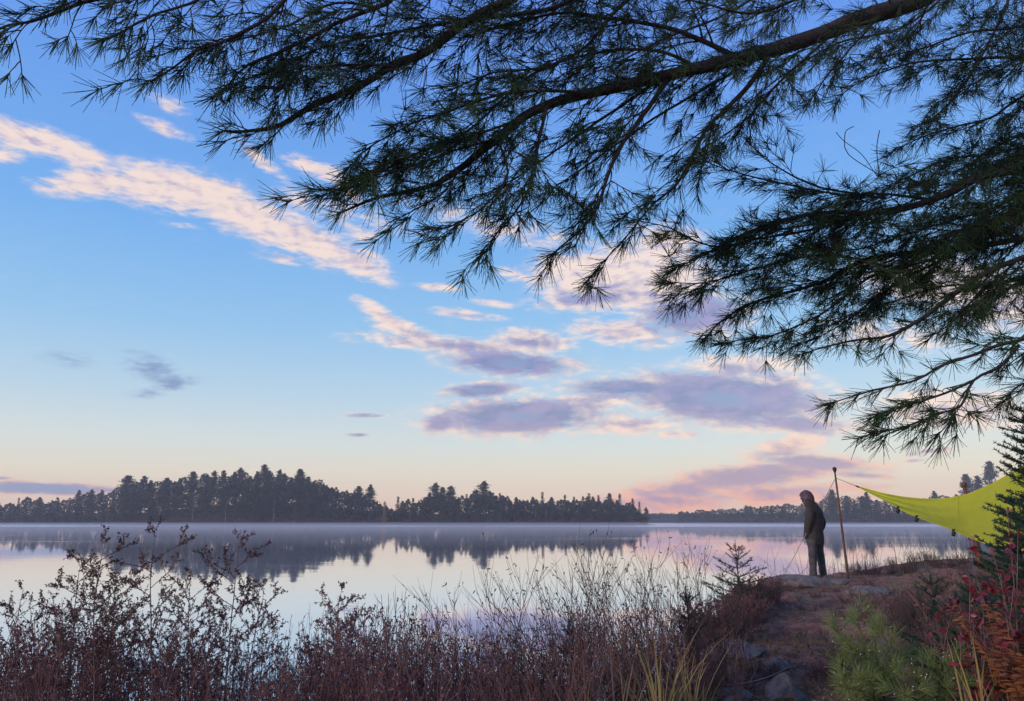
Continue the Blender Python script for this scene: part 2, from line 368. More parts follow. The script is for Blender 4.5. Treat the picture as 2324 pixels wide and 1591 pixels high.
# left and centre woods
LY = lambda x: np.interp(x, [-330, -230, -140, 0, 70], [430, 400, 335, 330, 338])
def hump(x):  return np.interp(x, [-330, -250, -200, -160, -115, -70, -55, -20, 30, 62, 66], [4, 4, 6, 9, 11, 6, 2, 4, 4, 2, 0])
def lh(x, b): return -.3 + min(1, b*2.6)*hump(x) + .15
hill_mesh(-130, 200, LY, 460, lh, 'hill', M['soil'])
def lgz(x, y): return lh(x, (y-LY(x))/(460-LY(x)))
# right-hand shore
RY = lambda x: np.interp(x, [60, 120, 180, 330, 420], [560, 500, 430, 420, 440])
def rh(x, b): return -.3 + min(1, b*3)*np.interp(x, [60, 130, 200, 420], [1.5, 3, 3.5, 5]) + .1
hill_mesh(245, 185, RY, 620, rh, 'hill', M['soil'])
def rgz(x, y): return rh(x, (y-RY(x))/(620-RY(x)))
# far shore closing the lake
def fh(x, b): return -.3+min(1, b*2)*8
hill_mesh(0, 880, lambda x: 640, 775, fh, 'hill', M['soil'], 90, 8)

def crown_pine(h, seed):
    global rng
    rng = np.random.default_rng(seed); T = MB(); C = MB()
    lean = rng.normal(0, .012*h, 2); zz = np.linspace(0, h*.985, 7)
    cx = lambda z: np.array([lean[0]*(z/h)**2, lean[1]*(z/h)**2, z])
    T.tube([cx(z) for z in zz], np.linspace(.22, .035, 7)*h/20, 5)
    z = h*rng.uniform(.24, .38); pts = []
    gap = rng.uniform(.55, .8)
    while z < h*.985:
        t = (z/h-.28)/.72; Rm = h*(.225*np.clip(1.02-t, .03, 1)**.85+.012)*(.7+.6*rng.random())
        nb_ = rng.integers(3, 6); a0 = rng.uniform(0, 6.28)
        for k in range(nb_):
            if rng.random() < (.12 if t < .45 else .27): continue
            a = a0+k*6.283/nb_+rng.normal(0, .3); L = Rm*rng.uniform(.55, 1.15); rise = rng.uniform(.05, .40)+.75*max(t, 0)**2
            dirv = np.array([math.cos(a), math.sin(a), 0]); base = cx(z); tip = base+dirv*L+np.array([0, 0, rise*L])
            T.sticks(base, tip, .045*h/20, .012, 3)
            ncl = max(2, int(L/.75))
            for j in range(ncl):
                f = .3+.7*(j+.5)/ncl; c = base+(tip-base)*f; n = int(13+11*rng.random())
                xy = .7*min(1, max(.25, (1.12-t)*2.3)); sz = np.array([xy, xy, .26])*(.75+.4*f)
                pts.append(c+rng.normal(size=(n, 3))*sz)
        z += gap*rng.uniform(.75, 1.6)*(1.25 if t < .5 else .8)
    top = cx(h*.95); pts.append(top+rng.normal(size=(14, 3))*[.22, .22, .6])
    p = np.vstack(pts); C.flakes(p, rng.uniform(.55, 1.1, len(p)), rng.uniform(.28, .5, len(p)), .4)
    return T, C
def crown_spruce(h, seed, wid=.14):
    global rng
    rng = np.random.default_rng(seed); T = MB(); C = MB()
    T.tube([(0, 0, z) for z in np.linspace(0, h, 6)], np.linspace(.17, .02, 6)*h/16, 5)
    pts = []; z = h*rng.uniform(.06, .2)
    while z < h*.985:
        t = z/h; L0 = h*wid*(1-t)**.85*(.7+.55*rng.random())+.18
        n = rng.integers(4, 7); a0 = rng.uniform(0, 6.28)
        for k in range(n):
            if rng.random() < .12: continue
            a = a0+k*6.283/n; L = L0*rng.uniform(.6, 1.2); d = np.array([math.cos(a), math.sin(a), -.22+.5*t*t])
            T.sticks([(0, 0, z)], [np.array([0, 0, z])+d*L], .03, .01, 3)
            for j in range(max(2, int(L/.55))):
                f = rng.uniform(.15, 1); pts.append(np.array([0, 0, z])+d*L*f+rng.normal(size=(7, 3))*[.24, .24, .16])
        z += .55*rng.uniform(.7, 1.4)
    pts.append(np.array([0, 0, h*.97])+rng.normal(size=(8, 3))*[.07, .07, .35])
    p = np.vstack(pts); C.flakes(p, rng.uniform(.35, .7, len(p)), rng.uniform(.16, .32, len(p)), .4)
    return T, C
def bare_birch(h, seed):
    global rng
    rng = np.random.default_rng(seed); T = MB(); C = MB()
    T.tube([(.02*h*math.sin(i), .015*h*math.cos(i*1.7), h*i/6) for i in range(7)], np.linspace(.17, .03, 7), 5)
    for k in range(26):
        z = h*rng.uniform(.35, .97); a = rng.uniform(0, 6.28); L = h*.16*rng.uniform(.5, 1.1)
        b = np.array([0, 0, z]); e = b+np.array([math.cos(a)*.6, math.sin(a)*.6, .9])*L
        T.sticks(b, e, .04, .012, 3)
        p = b+(e-b)*rng.uniform(.4, 1.1, (14, 1))+rng.normal(size=(14, 3))*.35
        C.flakes(p, rng.uniform(.3, .7, 14), .06, .8)
    return T, C
def proto(name, label, cat, gen, barkm, crownm):
    T, C = gen; r_ = empty(name, (0, 0, -50)); tag(r_, label, cat)
    T.build('trunk', barkm, r_); C.build('crown', crownm, r_)
    return r_
protos = {'pine': [(crown_pine(20, 100+i), 20) for i in range(7)], 'spruce': [(crown_spruce(16, 200+i, .19+.03*(i % 3)), 16) for i in range(5)],
          'birch': [(bare_birch(14, 300+i), 14) for i in range(3)], 'larch': [(crown_spruce(11, 400, .17), 11)]}
MESH = {}
for k, lst in protos.items():
    cm = {'pine': 'far_needle', 'spruce': 'far_needle', 'birch': 'brush', 'larch': 'larch'}[k]
    MESH[k] = []
    for (T, C), h in lst:
        a = T.mesh('trunk'); a.materials.append(M['pale_bark' if k == 'birch' else 'far_bark']); b = C.mesh('crown'); b.materials.append(M[cm])
        MESH[k].append((a, b, h))
NAMES = {'pine': 'pine_tree', 'spruce': 'spruce_tree', 'birch': 'birch_tree', 'larch': 'larch_tree'}
def far_tree(kind, x, y, zg, height, label, group=None, var=None, wide=1.0):
    a, b, h = MESH[kind][(var if var is not None else random.randrange(99)) % len(MESH[kind])]
    r_ = empty(NAMES[kind], (x, y, zg), random.uniform(0, 6.28)); s = height/h; r_.scale = (s*wide, s*wide, s)
    tag(r_, label, 'tree', group)
    for nm, me in (('trunk', a), ('crown', b)):
        o = bpy.data.objects.new(nm, me); COL.objects.link(o); o.parent = r_
    return r_
SKYX = [-60,0,60,120,190,240,262,285,320,380,450,500,560,592,640,700,750,795,812,838,858,888,905,960,1000,1060,1095,1130,1200,1300,1345,1400,1430,1450,1466]
SKYY = [1140,1138,1122,1128,1112,1108,1096,1088,1086,1078,1072,1070,1066,1062,1072,1078,1092,1112,1116,1112,1132,1146,1134,1120,1116,1112,1108,1114,1124,1124,1120,1126,1130,1142,1160]
random.seed(21)
def grow(px, row, top, kind, label, group, **kw):
    d0 = float(LY(XP(px, 340))); d = d0+3+row*11+random.uniform(-3, 3); x = XP(px, d); zg = lgz(x, d)
    h = P(px, top, d)[2]-zg
    if h < 3: return
    return far_tree(kind, x, d, zg, h, label, group, **kw)
GL, GCn, GR = 'trees of the wooded left island', 'trees of the wooded middle point', 'trees along the misty right shore'
px = -50.0
while px < 868:
    s = np.interp(px, SKYX, SKYY)
    for row in (4, 3, 2, 1, 0):
        off = (4-row)*15+random.uniform(-4, 15)
        kind = 'pine' if random.random() < .8 else 'spruce'
        if row == 0 and random.random() < .28: kind = 'birch'
        top = min(s+off, 1172)
        if row < 4 and random.random() < .2: continue
        grow(px+random.uniform(-9, 9), row, top, kind, {'pine': 'dark pine among many on the wooded left island', 'spruce': 'dark narrow spruce within the left island wood', 'birch': 'bare pale birch at the waterline of the left island'}[kind], GL+' ('+kind+')')
    px += random.uniform(19, 27)
px = 896.0
while px < 1462:
    s = np.interp(px, SKYX, SKYY)
    for row in (3, 2, 1, 0):
        off = (3-row)*14+random.uniform(-9, 15)
        kind = 'spruce' if random.random() < .6 else 'pine'
        if row == 0 and random.random() < .2: kind = 'birch'
        top = min(s+off, 1172)
        if row < 3 and random.random() < .2: continue
        grow(px+random.uniform(-8, 8), row, top, kind, {'pine': 'dark pine among many on the wooded middle point', 'spruce': 'dark narrow spruce within the middle point wood', 'birch': 'bare pale birch at the waterline of the middle point'}[kind], GCn+' ('+kind+')', wide=1.1)
    px += random.uniform(18, 25)
for (px, top, kind, lab, wd) in [
    (280,1080,'pine','open layered pine standing clear at the left end of the island crest',1.25),(318,1082,'pine','ragged flat topped pine second from the left end of the crest',1.2),
    (592,1056,'pine','tallest pine crowning the top of the left island',1.2),(540,1064,'pine','broad pine just left of the tallest pine on the island',1.2),(676,1066,'pine','tall pine on the right shoulder of the island crest',1.1),
    (812,1104,'pine','left one of the twin pines at the low right end of the island',1.2),(839,1100,'pine','right one of the twin pines at the low right end of the island',1.2),
    (984,1098,'pine','tall ragged pine above the left part of the middle point',1.2),(1020,1102,'pine','open armed pine beside the ragged pine of the middle point',1.5),(1095,1094,'pine','highest pine rising from the middle point',1.3),
    (902,1126,'spruce','lone spruce at the left tip of the middle point',1.2),(1452,1138,'spruce','last spruce at the right tip of the middle point',1.1)]:
    grow(px, 3.5, top, kind, lab, None, wide=wd)
d = float(LY(XP(870, 340)))+2; x = XP(872, d); far_tree('larch', x, d, lgz(x, d), P(872, 1138, d)[2]-lgz(x, d), 'golden larch glowing between the island and the middle point')
# right shore trees
RX = [1466,1560,1680,1750,1800,1850,1880,1920,1960,2000,2060,2120,2160,2200,2260,2330,2400]
RYY = [1158,1155,1147,1142,1140,1136,1126,1122,1124,1130,1130,1122,1120,1118,1108,1090,1090]
px = 1690.0
def growr(px, row, top, kind, label, group, **kw):
    d = float(RY(XP(px, 440)))+3+row*14+random.uniform(-4, 4); x = XP(px, d); zg = rgz(x, d); h = P(px, top, d)[2]-zg
    if h > 3: return far_tree(kind, x, d, zg, h, label, group, **kw)
while px < 2340:
    s = np.interp(px, RX, RYY)
    for row in (2, 1, 0):
        if row < 2 and random.random() < .2: continue
        kind = 'pine' if random.random() < .6 else 'spruce'
        growr(px+random.uniform(-7, 7), row, min(s+(2-row)*11+random.uniform(0, 12), 1172), kind, 'hazy %s in the wood along the far right shore' % kind, GR+' ('+kind+')', wide=1.15)
    px += random.uniform(17, 25)
for (px, top, lab) in [(1893,1112,'tall crooked pine just right of the paddle top on the right shore'),(1972,1118,'leaning tall pine behind the tip of the yellow tarp'),(2206,1078,'tall pine seen above the upper edge of the tarp'),(2232,1082,'second tall pine above the tarp, right of the knobbed pole'),
                       (2128,1116,'flat topped pine peeking over the dip of the tarp'),(2262,1050,'high dense pine above the tarp beside the near conifer')]:
    growr(px, 2, top, 'pine', lab, None, wide=1.1)
# bare brush along the shores, and the far wood as masses
rng = np.random.default_rng(5)
def brush_strip(px0, px1, yfun, zf, dref, label, hmax):
    C = MB(); n = int((px1-px0)*26); pxs = rng.uniform(px0, px1, n); d = np.array([yfun(XP(p, dref)) for p in pxs])+rng.uniform(.5, 7, n)
    x = np.array([XP(p, q) for p, q in zip(pxs, d)]); zg = np.array([zf(a, b) for a, b in zip(x, d)])
    hh = hmax*(.35+.65*np.array([abs(mnoise.noise(Vector((a*.16, 3, 0))))*1.4 for a in x]))
    p = np.stack([x, d, zg+hh*rng.random(n)**.8], 1); C.flakes(p, rng.uniform(.5, 1.2, n), rng.uniform(.14, .3, n), 1.6)
    tag(C.build('shore_brush', M['brush']), label, 'brush', kind='stuff')
brush_strip(-60, 872, LY, lgz, 340, 'reddish bare brush along the waterline of the left island', 3.2)
brush_strip(872, 1470, LY, lgz, 340, 'reddish bare brush along the waterline of the middle point', 3.2)
brush_strip(1600, 2340, RY, rgz, 440, 'grey bare brush along the misty right shore', 3.0)
def wood_fill(px0, px1, yfun, zf, dref, xs_, ys_, n, drop, label, depth_, mat='far_needle'):
    C = MB(); pxs = rng.uniform(px0, px1, n); d = np.array([yfun(XP(p, dref)) for p in pxs])+rng.uniform(5, depth_, n)
    x = np.array([XP(p, q) for p, q in zip(pxs, d)]); zg = np.array([zf(a, b) for a, b in zip(x, d)])
    ty = np.interp(pxs, xs_, ys_)+drop*(.75+.9*np.array([mnoise.noise(Vector((p*.045, 2.0, 0)))+.6*mnoise.noise(Vector((p*.14, 5.0, 0))) for p in pxs]))
    zt = np.array([P(p, q, e)[2] for p, q, e in zip(pxs, ty, d)]); p = np.stack([x, d, zg+(zt-zg)*rng.random(n)**.8], 1)
    C.flakes(p, rng.uniform(.8, 1.7, n), rng.uniform(.4, .85, n), .9)
    tag(C.build('wood', M[mat]), label, 'wood', kind='stuff')
wood_fill(-60, 892, LY, lgz, 340, SKYX, SKYY, 26000, 16, 'dense dark lower wood filling the left island', 55)
wood_fill(876, 1464, LY, lgz, 340, SKYX, SKYY, 17000, 20, 'dense dark lower wood filling the middle point', 45)
wood_fill(1540, 2340, RY, rgz, 440, RX, RYY, 16000, 9, 'hazy lower wood filling the right shore', 45)
C = MB(); n = 26000; x = rng.uniform(-600, 600, n); d = 648+rng.uniform(0, 60, n)
hh = 4.5+2.5*np.array([mnoise.noise(Vector((a*.05, 1, 0)))+.8*mnoise.noise(Vector((a*.23, 7, 0))) for a in x])
p = np.stack([x, d, 3+np.abs(hh)*rng.random(n)**.6], 1); C.flakes(p, rng.uniform(1.2, 2.4, n), rng.uniform(.5, 1.1, n), 1.2)
tag(C.build('far_wood', M['far_wood']), 'low far off wood closing the lake behind the points', 'wood', kind='stuff')
# ================================================================== near things
def spline(pts, step):
    pts = np.asarray(pts, float); p = np.vstack([2*pts[0]-pts[1], pts, 2*pts[-1]-pts[-2]]); out = []
    for i in range(1, len(p)-2):
        n = max(2, int(np.linalg.norm(p[i+1]-p[i])/step)); t = np.linspace(0, 1, n, endpoint=False)[:, None]
        out.append(.5*((2*p[i])+(-p[i-1]+p[i+1])*t+(2*p[i-1]-5*p[i]+4*p[i+1]-p[i+2])*t**2+(-p[i-1]+3*p[i]-3*p[i+1]+p[i+2])*t**3))
    out.append(pts[-1:]); return np.vstack(out)
UP = np.array([0, 0, 1.])
class Needles:
    def __init__(s): s.p = []; s.d = []; s.l = []
    def tuft(s, p, d, n, ln, back=.06, lo=12, hi=62, droop=.12):
        d = unit(d); a = unit(np.cross(d, UP+np.array([.01, .02, 0]))); b = np.cross(d, a)
        f = rng.random(n); ph = np.radians(lo+(hi-lo)*(.15+.85*rng.random(n))); th = rng.uniform(0, 6.28, n)
        dd = d*np.cos(ph)[:, None]+(a*np.cos(th)[:, None]+b*np.sin(th)[:, None])*np.sin(ph)[:, None]-UP*droop*rng.random(n)[:, None]
        s.p.append(p-d*(f*back)[:, None]); s.d.append(unit(dd)); s.l.append(ln*rng.uniform(.65, 1.1, n))
    def build(s, name, mat, parent, r):
        p = np.vstack(s.p); d = np.vstack(s.d); l = np.concatenate(s.l)[:, None]
        g = MB(); g.sticks(p, p+d*l, r, r*.62, 3); return g.build(name, mat, parent)

# ---------------------------------------------------------------- the overhanging white pine
rng = np.random.default_rng(42)
TX, TY = 3.75, 3.3
pine = empty('pine_tree', (TX, TY, gz(TX, TY))); tag(pine, 'big white pine whose long needled boughs hang across the top of the view', 'tree')
PO = np.array(pine.location)
g = MB(); zt = np.linspace(-.25, 11, 14); tp = np.stack([.10*np.sin(zt*.5), .08*np.cos(zt*.7)-.08, zt], 1)
g.tube(tp, np.interp(zt, [-.25, .5, 11], [.30, .22, .08]), 14); g.build('trunk', M['bark'], pine, True)
def limb(pts, d0, d1, r0, r1, gap=.10, sl=.42, nl=.098, start=0.0, dens=1.25, trunk=None, nn=12):
    n = len(pts); p3 = [P(x, y, d0+(d1-d0)*i/(n-1)) for i, (x, y) in enumerate(pts)]
    r = [r0+(r1-r0)*i/(n-1) for i in range(n)]
    if trunk is not None:                                # carry the limb back to the trunk
        e = np.array([TX, TY, trunk]); mid = (p3[0]+e)/2+np.array([0, 0, -.08]); p3 = [e, mid]+p3; r = [r0*1.35, r0*1.15]+r
    ctrl = np.array(p3); spl = spline(ctrl, .045)
    seg = np.r_[0, np.cumsum(np.linalg.norm(np.diff(spl, axis=0), axis=1))]
    cs = np.r_[0, np.cumsum(np.linalg.norm(np.diff(ctrl, axis=0), axis=1))]
    rad = np.interp(seg*cs[-1]/seg[-1], cs, r)
    spl = spl + np.cumsum(rng.normal(0, .0012, spl.shape), 0)
    rad = rad*(1+.10*np.array([mnoise.noise(Vector((s_*14, r0*99, 0))) for s_ in seg]))
    W = MB(); W.tube(spl, rad, 8 if r0 > .012 else 5)
    N = Needles(); tot = seg[-1]; s0 = start*tot
    if trunk is not None: s0 = max(s0, cs[2]*seg[-1]/cs[-1]-.25)
    s = s0; sidef = 1
    def shoot(b, d, L, rr, lvl, tdir):
        k = 5; q = [b]; dd = unit(d)
        for i in range(k):
            dd = unit(dd+tdir*.10+rng.normal(0, .10, 3)-UP*(.035+.05*i/k)); q.append(q[-1]+dd*L/k)
        q = np.array(q); W.tube(q, np.linspace(rr, .0016, k+1), 4, False)
        N.tuft(q[-1], dd, int(nn*1.3), nl, .03, 6, 52)
        if L > .16: N.tuft(q[-2]+(q[-1]-q[-2])*.4, dd, int(nn*.5), nl*.95, .05, 25, 75)
        ns = int(L/.075*dens*rng.uniform(.8, 1.2)) if lvl == 0 else (1 if rng.random() < .5 and L > .1 else 0)
        for j in range(ns):
            f = rng.uniform(.22, .97)*k; i = min(int(f), k-1); b2 = q[i]+(q[i+1]-q[i])*(f-i)
            t2 = unit(q[i+1]-q[i]); sd_ = unit(np.cross(t2, UP))*(1 if j % 2 else -1); an = rng.uniform(.45, .95)
            d2 = t2*math.cos(an)+sd_*math.sin(an)+UP*rng.normal(.02, .3)
            shoot(b2, d2, rng.uniform(.06, .17)*(1.25-.5*f/k), .0022, 1, t2)
    while s < tot*.995:
        i = min(np.searchsorted(seg, s), len(spl)-2); b = spl[i]; t = unit(spl[i+1]-spl[i]); sdv = unit(np.cross(t, UP)); u2 = np.cross(sdv, t)
        f = (s-s0)/(tot-s0+1e-6); L = sl*rng.uniform(.45, 1.2)*(1.0-.80*f)
        an = rng.uniform(.55, 1.05)*(1-.25*f); ro = rng.normal(0, .5)
        d = t*math.cos(an)+(sdv*sidef*math.cos(ro)+u2*math.sin(ro))*math.sin(an)
        shoot(b, d, L, min(.0055, max(.0026, rad[i]*.5)), 0, t); sidef = -sidef
        s += gap*.78*rng.uniform(.5, 1.5)
    t = unit(spl[-1]-spl[-4]); N.tuft(spl[-1], t, int(nn*1.5), nl, .10)
    o = W.shift(PO).build('branch', M['bark' if r0 > .012 else 'twig'], pine, True)
    N.p = [p-PO for p in N.p]; N.build('needles', M['needle'], o, .00145)
    return o
L1 = [(2200,-60),(2080,5),(1960,40),(1860,80),(1740,118),(1650,140),(1580,155),(1414,196),(1234,241),(1128,315),(1042,384),(973,421),(866,442),(765,482)]
limb(L1, 3.2, 2.75, .050, .004, .11, .40, trunk=5.0, start=.0)
limb([(1300,-60),(1157,8),(1054,61),(969,123),(899,151),(825,198),(720,245),(648,288),(605,299),(545,305),(515,302)], 2.85, 2.4, .026, .003, .085, .36, trunk=5.9)
limb([(690,-60),(648,0),(612,40),(558,72),(504,101),(450,119),(400,155),(345,190)], 2.5, 2.3, .010, .003, .085, .28, trunk=None)
limb([(420,-60),(300,-20),(190,4),(137,26),(72,48),(20,56),(-60,86)], 2.35, 2.15, .009, .003, .08, .26, nl=.085)
limb([(560,-50),(430,10),(360,30),(280,70),(250,85)], 2.4, 2.25, .006, .003, .09, .2)
limb([(1513,185),(1447,278),(1414,323),(1386,380),(1357,462),(1316,523),(1270,560),(1245,600)], 2.95, 2.9, .012, .002, .08, .27, start=.12)
limb([(1242,243),(1214,352),(1197,433),(1169,482),(1120,540),(1085,580)], 2.85, 2.75, .008, .002, .08, .24, start=.12)
limb([(1128,318),(1153,393),(1110,460),(1040,505),(985,520)], 2.8, 2.65, .006, .002, .085, .2, start=.1)
limb([(1753,112),(1703,191),(1642,256),(1606,288),(1559,378),(1530,425),(1487,454),(1425,530),(1345,620)], 3.05, 3.1, .013, .002, .08, .3, start=.2)
limb([(1905,58),(1854,112),(1797,162),(1739,223),(1689,281),(1600,340),(1540,400)], 3.2, 3.25, .008, .002, .095, .22, start=.25)
limb([(2009,22),(1883,162),(1850,210),(1818,246)], 3.3, 3.2, .006, .002, .10, .16, start=.3)
limb([(1667,130),(1595,94),(1523,68),(1439,53),(1372,48),(1275,37),(1150,60),(1050,90)], 3.05, 2.8, .013, .003, .085, .33)
limb([(1580,155),(1513,120),(1420,110),(1330,120),(1220,150),(1120,160),(1020,200)], 3.0, 2.8, .009, .003, .08, .32)
limb([(1349,212),(1240,205),(1130,215),(1020,250),(940,280),(850,330),(790,390)], 2.9, 2.6, .008, .002, .075, .28)
limb([(1000,-50),(880,10),(780,50),(660,110),(560,150),(520,190),(480,225)], 2.7, 2.4, .012, .002, .075, .30, trunk=6.3)
limb([(1400,-60),(1250,20),(1100,40),(960,60),(850,80),(720,110),(600,170)], 2.9, 2.5, .012, .002, .075, .34)
limb([(899,151),(800,150),(700,160),(640,185),(590,225)], 2.6, 2.4, .006, .002, .075, .24)
limb([(860,20),(760,10),(660,60),(570,90),(500,105),(450,130)], 2.7, 2.45, .006, .002, .08, .26)
limb([(1500,-50),(1400,20),(1320,110),(1200,170),(1060,290),(980,340),(880,380),(800,425)], 3.2, 2.75, .010, .002, .09, .30)
limb([(1900,-60),(1800,0),(1700,30),(1600,10),(1500,-10),(1400,-20)], 3.5, 3.2, .010, .003, .09, .34)
limb([(1234,241),(1150,280),(1060,310),(960,340),(860,380),(770,420)], 2.85, 2.6, .007, .002, .08, .26)
limb([(1128,315),(1040,340),(950,370),(860,400),(720,440)], 2.85, 2.55, .006, .002, .08, .22)
limb([(1042,384),(1000,440),(930,480),(880,500)], 2.8, 2.7, .005, .002, .08, .18)
# the right-hand boughs, denser and a little farther off
limb([(2330,-80),(2279,11),(2240,90),(2189,180),(2130,250),(2060,300)], 3.7, 3.5, .010, .002, .085, .33, trunk=4.8)
limb([(2420,130),(2324,130),(2171,132),(2060,140),(1960,175),(1890,225)], 3.5, 3.4, .010, .002, .085, .30, trunk=4.3)
limb([(2420,20),(2300,60),(2200,70),(2080,110),(1980,130),(1900,150)], 3.9, 3.6, .010, .002, .085, .33)
limb([(2420,200),(2324,220),(2250,270),(2170,290),(2080,320),(2010,360)], 3.8, 3.6, .010, .002, .075, .30, trunk=3.9)
limb([(2420,340),(2320,380),(2220,400),(2150,435),(2080,462),(1980,480),(1850,480),(1700,520),(1590,575),(1510,615)], 3.7, 3.4, .030, .002, .058, .36, trunk=3.5)
limb([(2110,452),(2009,439),(1900,440),(1739,407),(1631,375),(1580,352)], 3.6, 3.4, .008, .002, .068, .28)
limb([(2009,450),(1850,420),(1750,370),(1690,320)], 3.65, 3.5, .007, .002, .075, .24)
limb([(1980,480),(1850,520),(1740,540),(1620,560),(1520,520),(1440,500)], 3.6, 3.4, .008, .002, .07, .30)
limb([(2420,520),(2324,541),(2170,571),(1981,590),(1867,647),(1715,690),(1640,735),(1595,780)], 3.9, 3.6, .020, .002, .055, .36, trunk=3.2)
limb([(2113,590),(1981,625),(1867,712),(1760,760),(1690,770),(1630,785)], 3.8, 3.6, .008, .002, .06, .22)
limb([(1981,590),(1850,580),(1720,610),(1600,640),(1500,640)], 3.7, 3.5, .008, .002, .06, .32)
limb([(2170,571),(2080,620),(1980,680),(1900,740),(1800,780)], 4.0, 3.8, .008, .002, .06, .3)
limb([(2420,560),(2324,586),(2227,628),(2133,697),(2087,731),(2019,765),(1947,775),(1870,792),(1810,810)], 3.5, 3.3, .016, .002, .085, .22, trunk=3.0)
limb([(2300,600),(2220,670),(2150,740),(2110,760)], 3.6, 3.5, .006, .002, .09, .25)
limb([(2420,450),(2324,470),(2260,500),(2180,520),(2100,560)], 3.6, 3.5, .012, .002, .055, .36, trunk=3.3)
limb([(2420,400),(2324,440),(2250,470),(2150,500),(2050,530),(1950,560),(1860,560)], 4.1, 3.9, .010, .002, .05, .36)
limb([(2420,300),(2324,330),(2240,350),(2150,360),(2060,400),(1960,440)], 4.1, 3.9, .010, .002, .055, .32)
limb([(2420,720),(2324,776),(2266,792),(2209,814),(2140,837),(2079,871),(1990,895),(1920,915),(1868,935)], 3.15, 2.95, .010, .002, .075, .17, trunk=2.6)
limb([(2311,784),(2269,833),(2209,864),(2182,921),(2133,940),(2050,972),(1975,985)], 3.1, 2.95, .008, .002, .065, .17, start=.3)
limb([(2209,864),(2120,900),(2030,930),(1975,945)], 3.05, 2.95, .006, .002, .065, .16, start=.2)
limb([(2420,850),(2340,862),(2300,890),(2275,925)], 3.2, 3.1, .005, .002, .085, .12)
for pts, a, b, gp in (([(1800,-60),(1650,30),(1500,90),(1380,150),(1250,200),(1150,230)],3.9,3.5,.085),
      ([(2200,-60),(2050,60),(1900,100),(1780,170),(1700,230),(1620,300)],4.0,3.7,.09),([(1740,118),(1600,200),(1500,260),(1400,330),(1300,400),(1220,450)],3.3,3.1,.09),([(1500,180),(1380,260),(1280,330),(1180,400),(1080,450)],3.1,3.0,.09),
      ([(2420,430),(2300,480),(2150,540),(2000,600),(1850,640),(1700,660)],4.3,4.1,.055),([(2420,600),(2280,640),(2130,650),(1980,700),(1850,730)],4.3,4.1,.06),
      ([(2420,260),(2330,300),(2260,330),(2180,380),(2120,400)],4.3,4.1,.07),([(2420,640),(2300,650),(2200,700),(2120,720)],4.1,4.0,.07),([(2420,60),(2330,120),(2250,170),(2170,210),(2110,250)],4.3,4.1,.08),([(2000,470),(1900,500),(1780,520),(1660,560),(1580,580)],4.0,3.9,.06)):
    limb(pts, a, b, .009, .002, gp*1.25, .32)
# two bare dead twigs standing up in the gap of the boughs
for pts in ([(1990,400),(1955,350),(1915,320),(1897,300)],[(2000,400),(1925,350),(1917,310),(1922,295),(1938,287)],[(2000,410),(1992,370),(1990,330),(1996,296)]):
    W = MB(); W.tube(spline([P(x, y, 3.5) for x, y in pts], .03)-PO, .0022, 4); W.build('dead_twig', M['twig'], pine)

# ---------------------------------------------------------------- shrubs
def shrub(h, nst, spread, side, nl_, leaf, lw, seed, lean=(0, 0), r=.0042, curve=.18, twl=.2, twa=.7, topleaf=1.0):
    global rng
    rng = np.random.default_rng(seed); W = MB(); Lf = MB(); lp = []; ld = []
    W.tube([(0, 0, -.09), (0, 0, -.02), (0, 0, .0)], [.10, .10, .05], 7)
    for k in range(nst):
        a = rng.uniform(0, 6.28); hh = h*rng.uniform(.62, 1.0); b = np.array([math.cos(a), math.sin(a), 0])*rng.uniform(0, .09)
        d = unit(np.array([math.cos(a)*spread*rng.uniform(.2, 1)+lean[0], math.sin(a)*spread*rng.uniform(.2, 1)+lean[1], 1]))
        q = [b-UP*.05]; n = 8; bend = rng.normal(0, curve, 3)*[1, 1, .2]
        for i in range(n):
            d = unit(d+bend/n+rng.normal(0, .035, 3)); q.append(q[-1]+d*hh/n)
        q = np.array(q); rr = np.linspace(r*rng.uniform(.7, 1.2), .0012, n+1); W.sticks(q[:-1], q[1:], rr[:-1], rr[1:], 4)
        for j in range(side):
            f = rng.uniform(.28, .98)*n; i = min(int(f), n-1); b2 = q[i]+(q[i+1]-q[i])*(f-i); t = unit(q[i+1]-q[i]); ph = rng.uniform(0, 6.28)
            d2 = unit(t*.8+np.array([math.cos(ph), math.sin(ph), .15])*twa); L = h*twl*rng.uniform(.4, 1.1)*(1.25-.7*f/n)
            m = b2+d2*L*.55; d3 = unit(d2+UP*.25+rng.normal(0, .12, 3)); e = m+d3*L*.45
            W.sticks([b2, m], [m, e], [.0018, .0014], [.0014, .0008], 3)
            nk = rng.poisson(nl_)
            if nk:
                ff = rng.uniform(.15, 1.05, nk)[:, None]; pp = np.where(ff < .55, b2+(m-b2)*ff/.55, m+(e-m)*(ff-.55)/.45)
                lp.append(pp); ld.append(d3*.7+rng.normal(0, .55, (nk, 3)))
    if lp:
        lp = np.vstack(lp); ld = np.vstack(ld); Lf.leaves(lp, ld, leaf*rng.uniform(.55, 1.15, len(lp)), lw*rng.uniform(.6, 1.15, len(lp)), .25, .12)
    return W, (Lf if len(lp) else None)
def shrub_meshes(args, sm, lm):
    W, L = shrub(*args[0], **args[1]); a = W.mesh('stems'); a.materials.append(M[sm]); b = None
    if L: b = L.mesh('leaves'); b.materials.append(M[lm])
    return a, b, args[0][0]
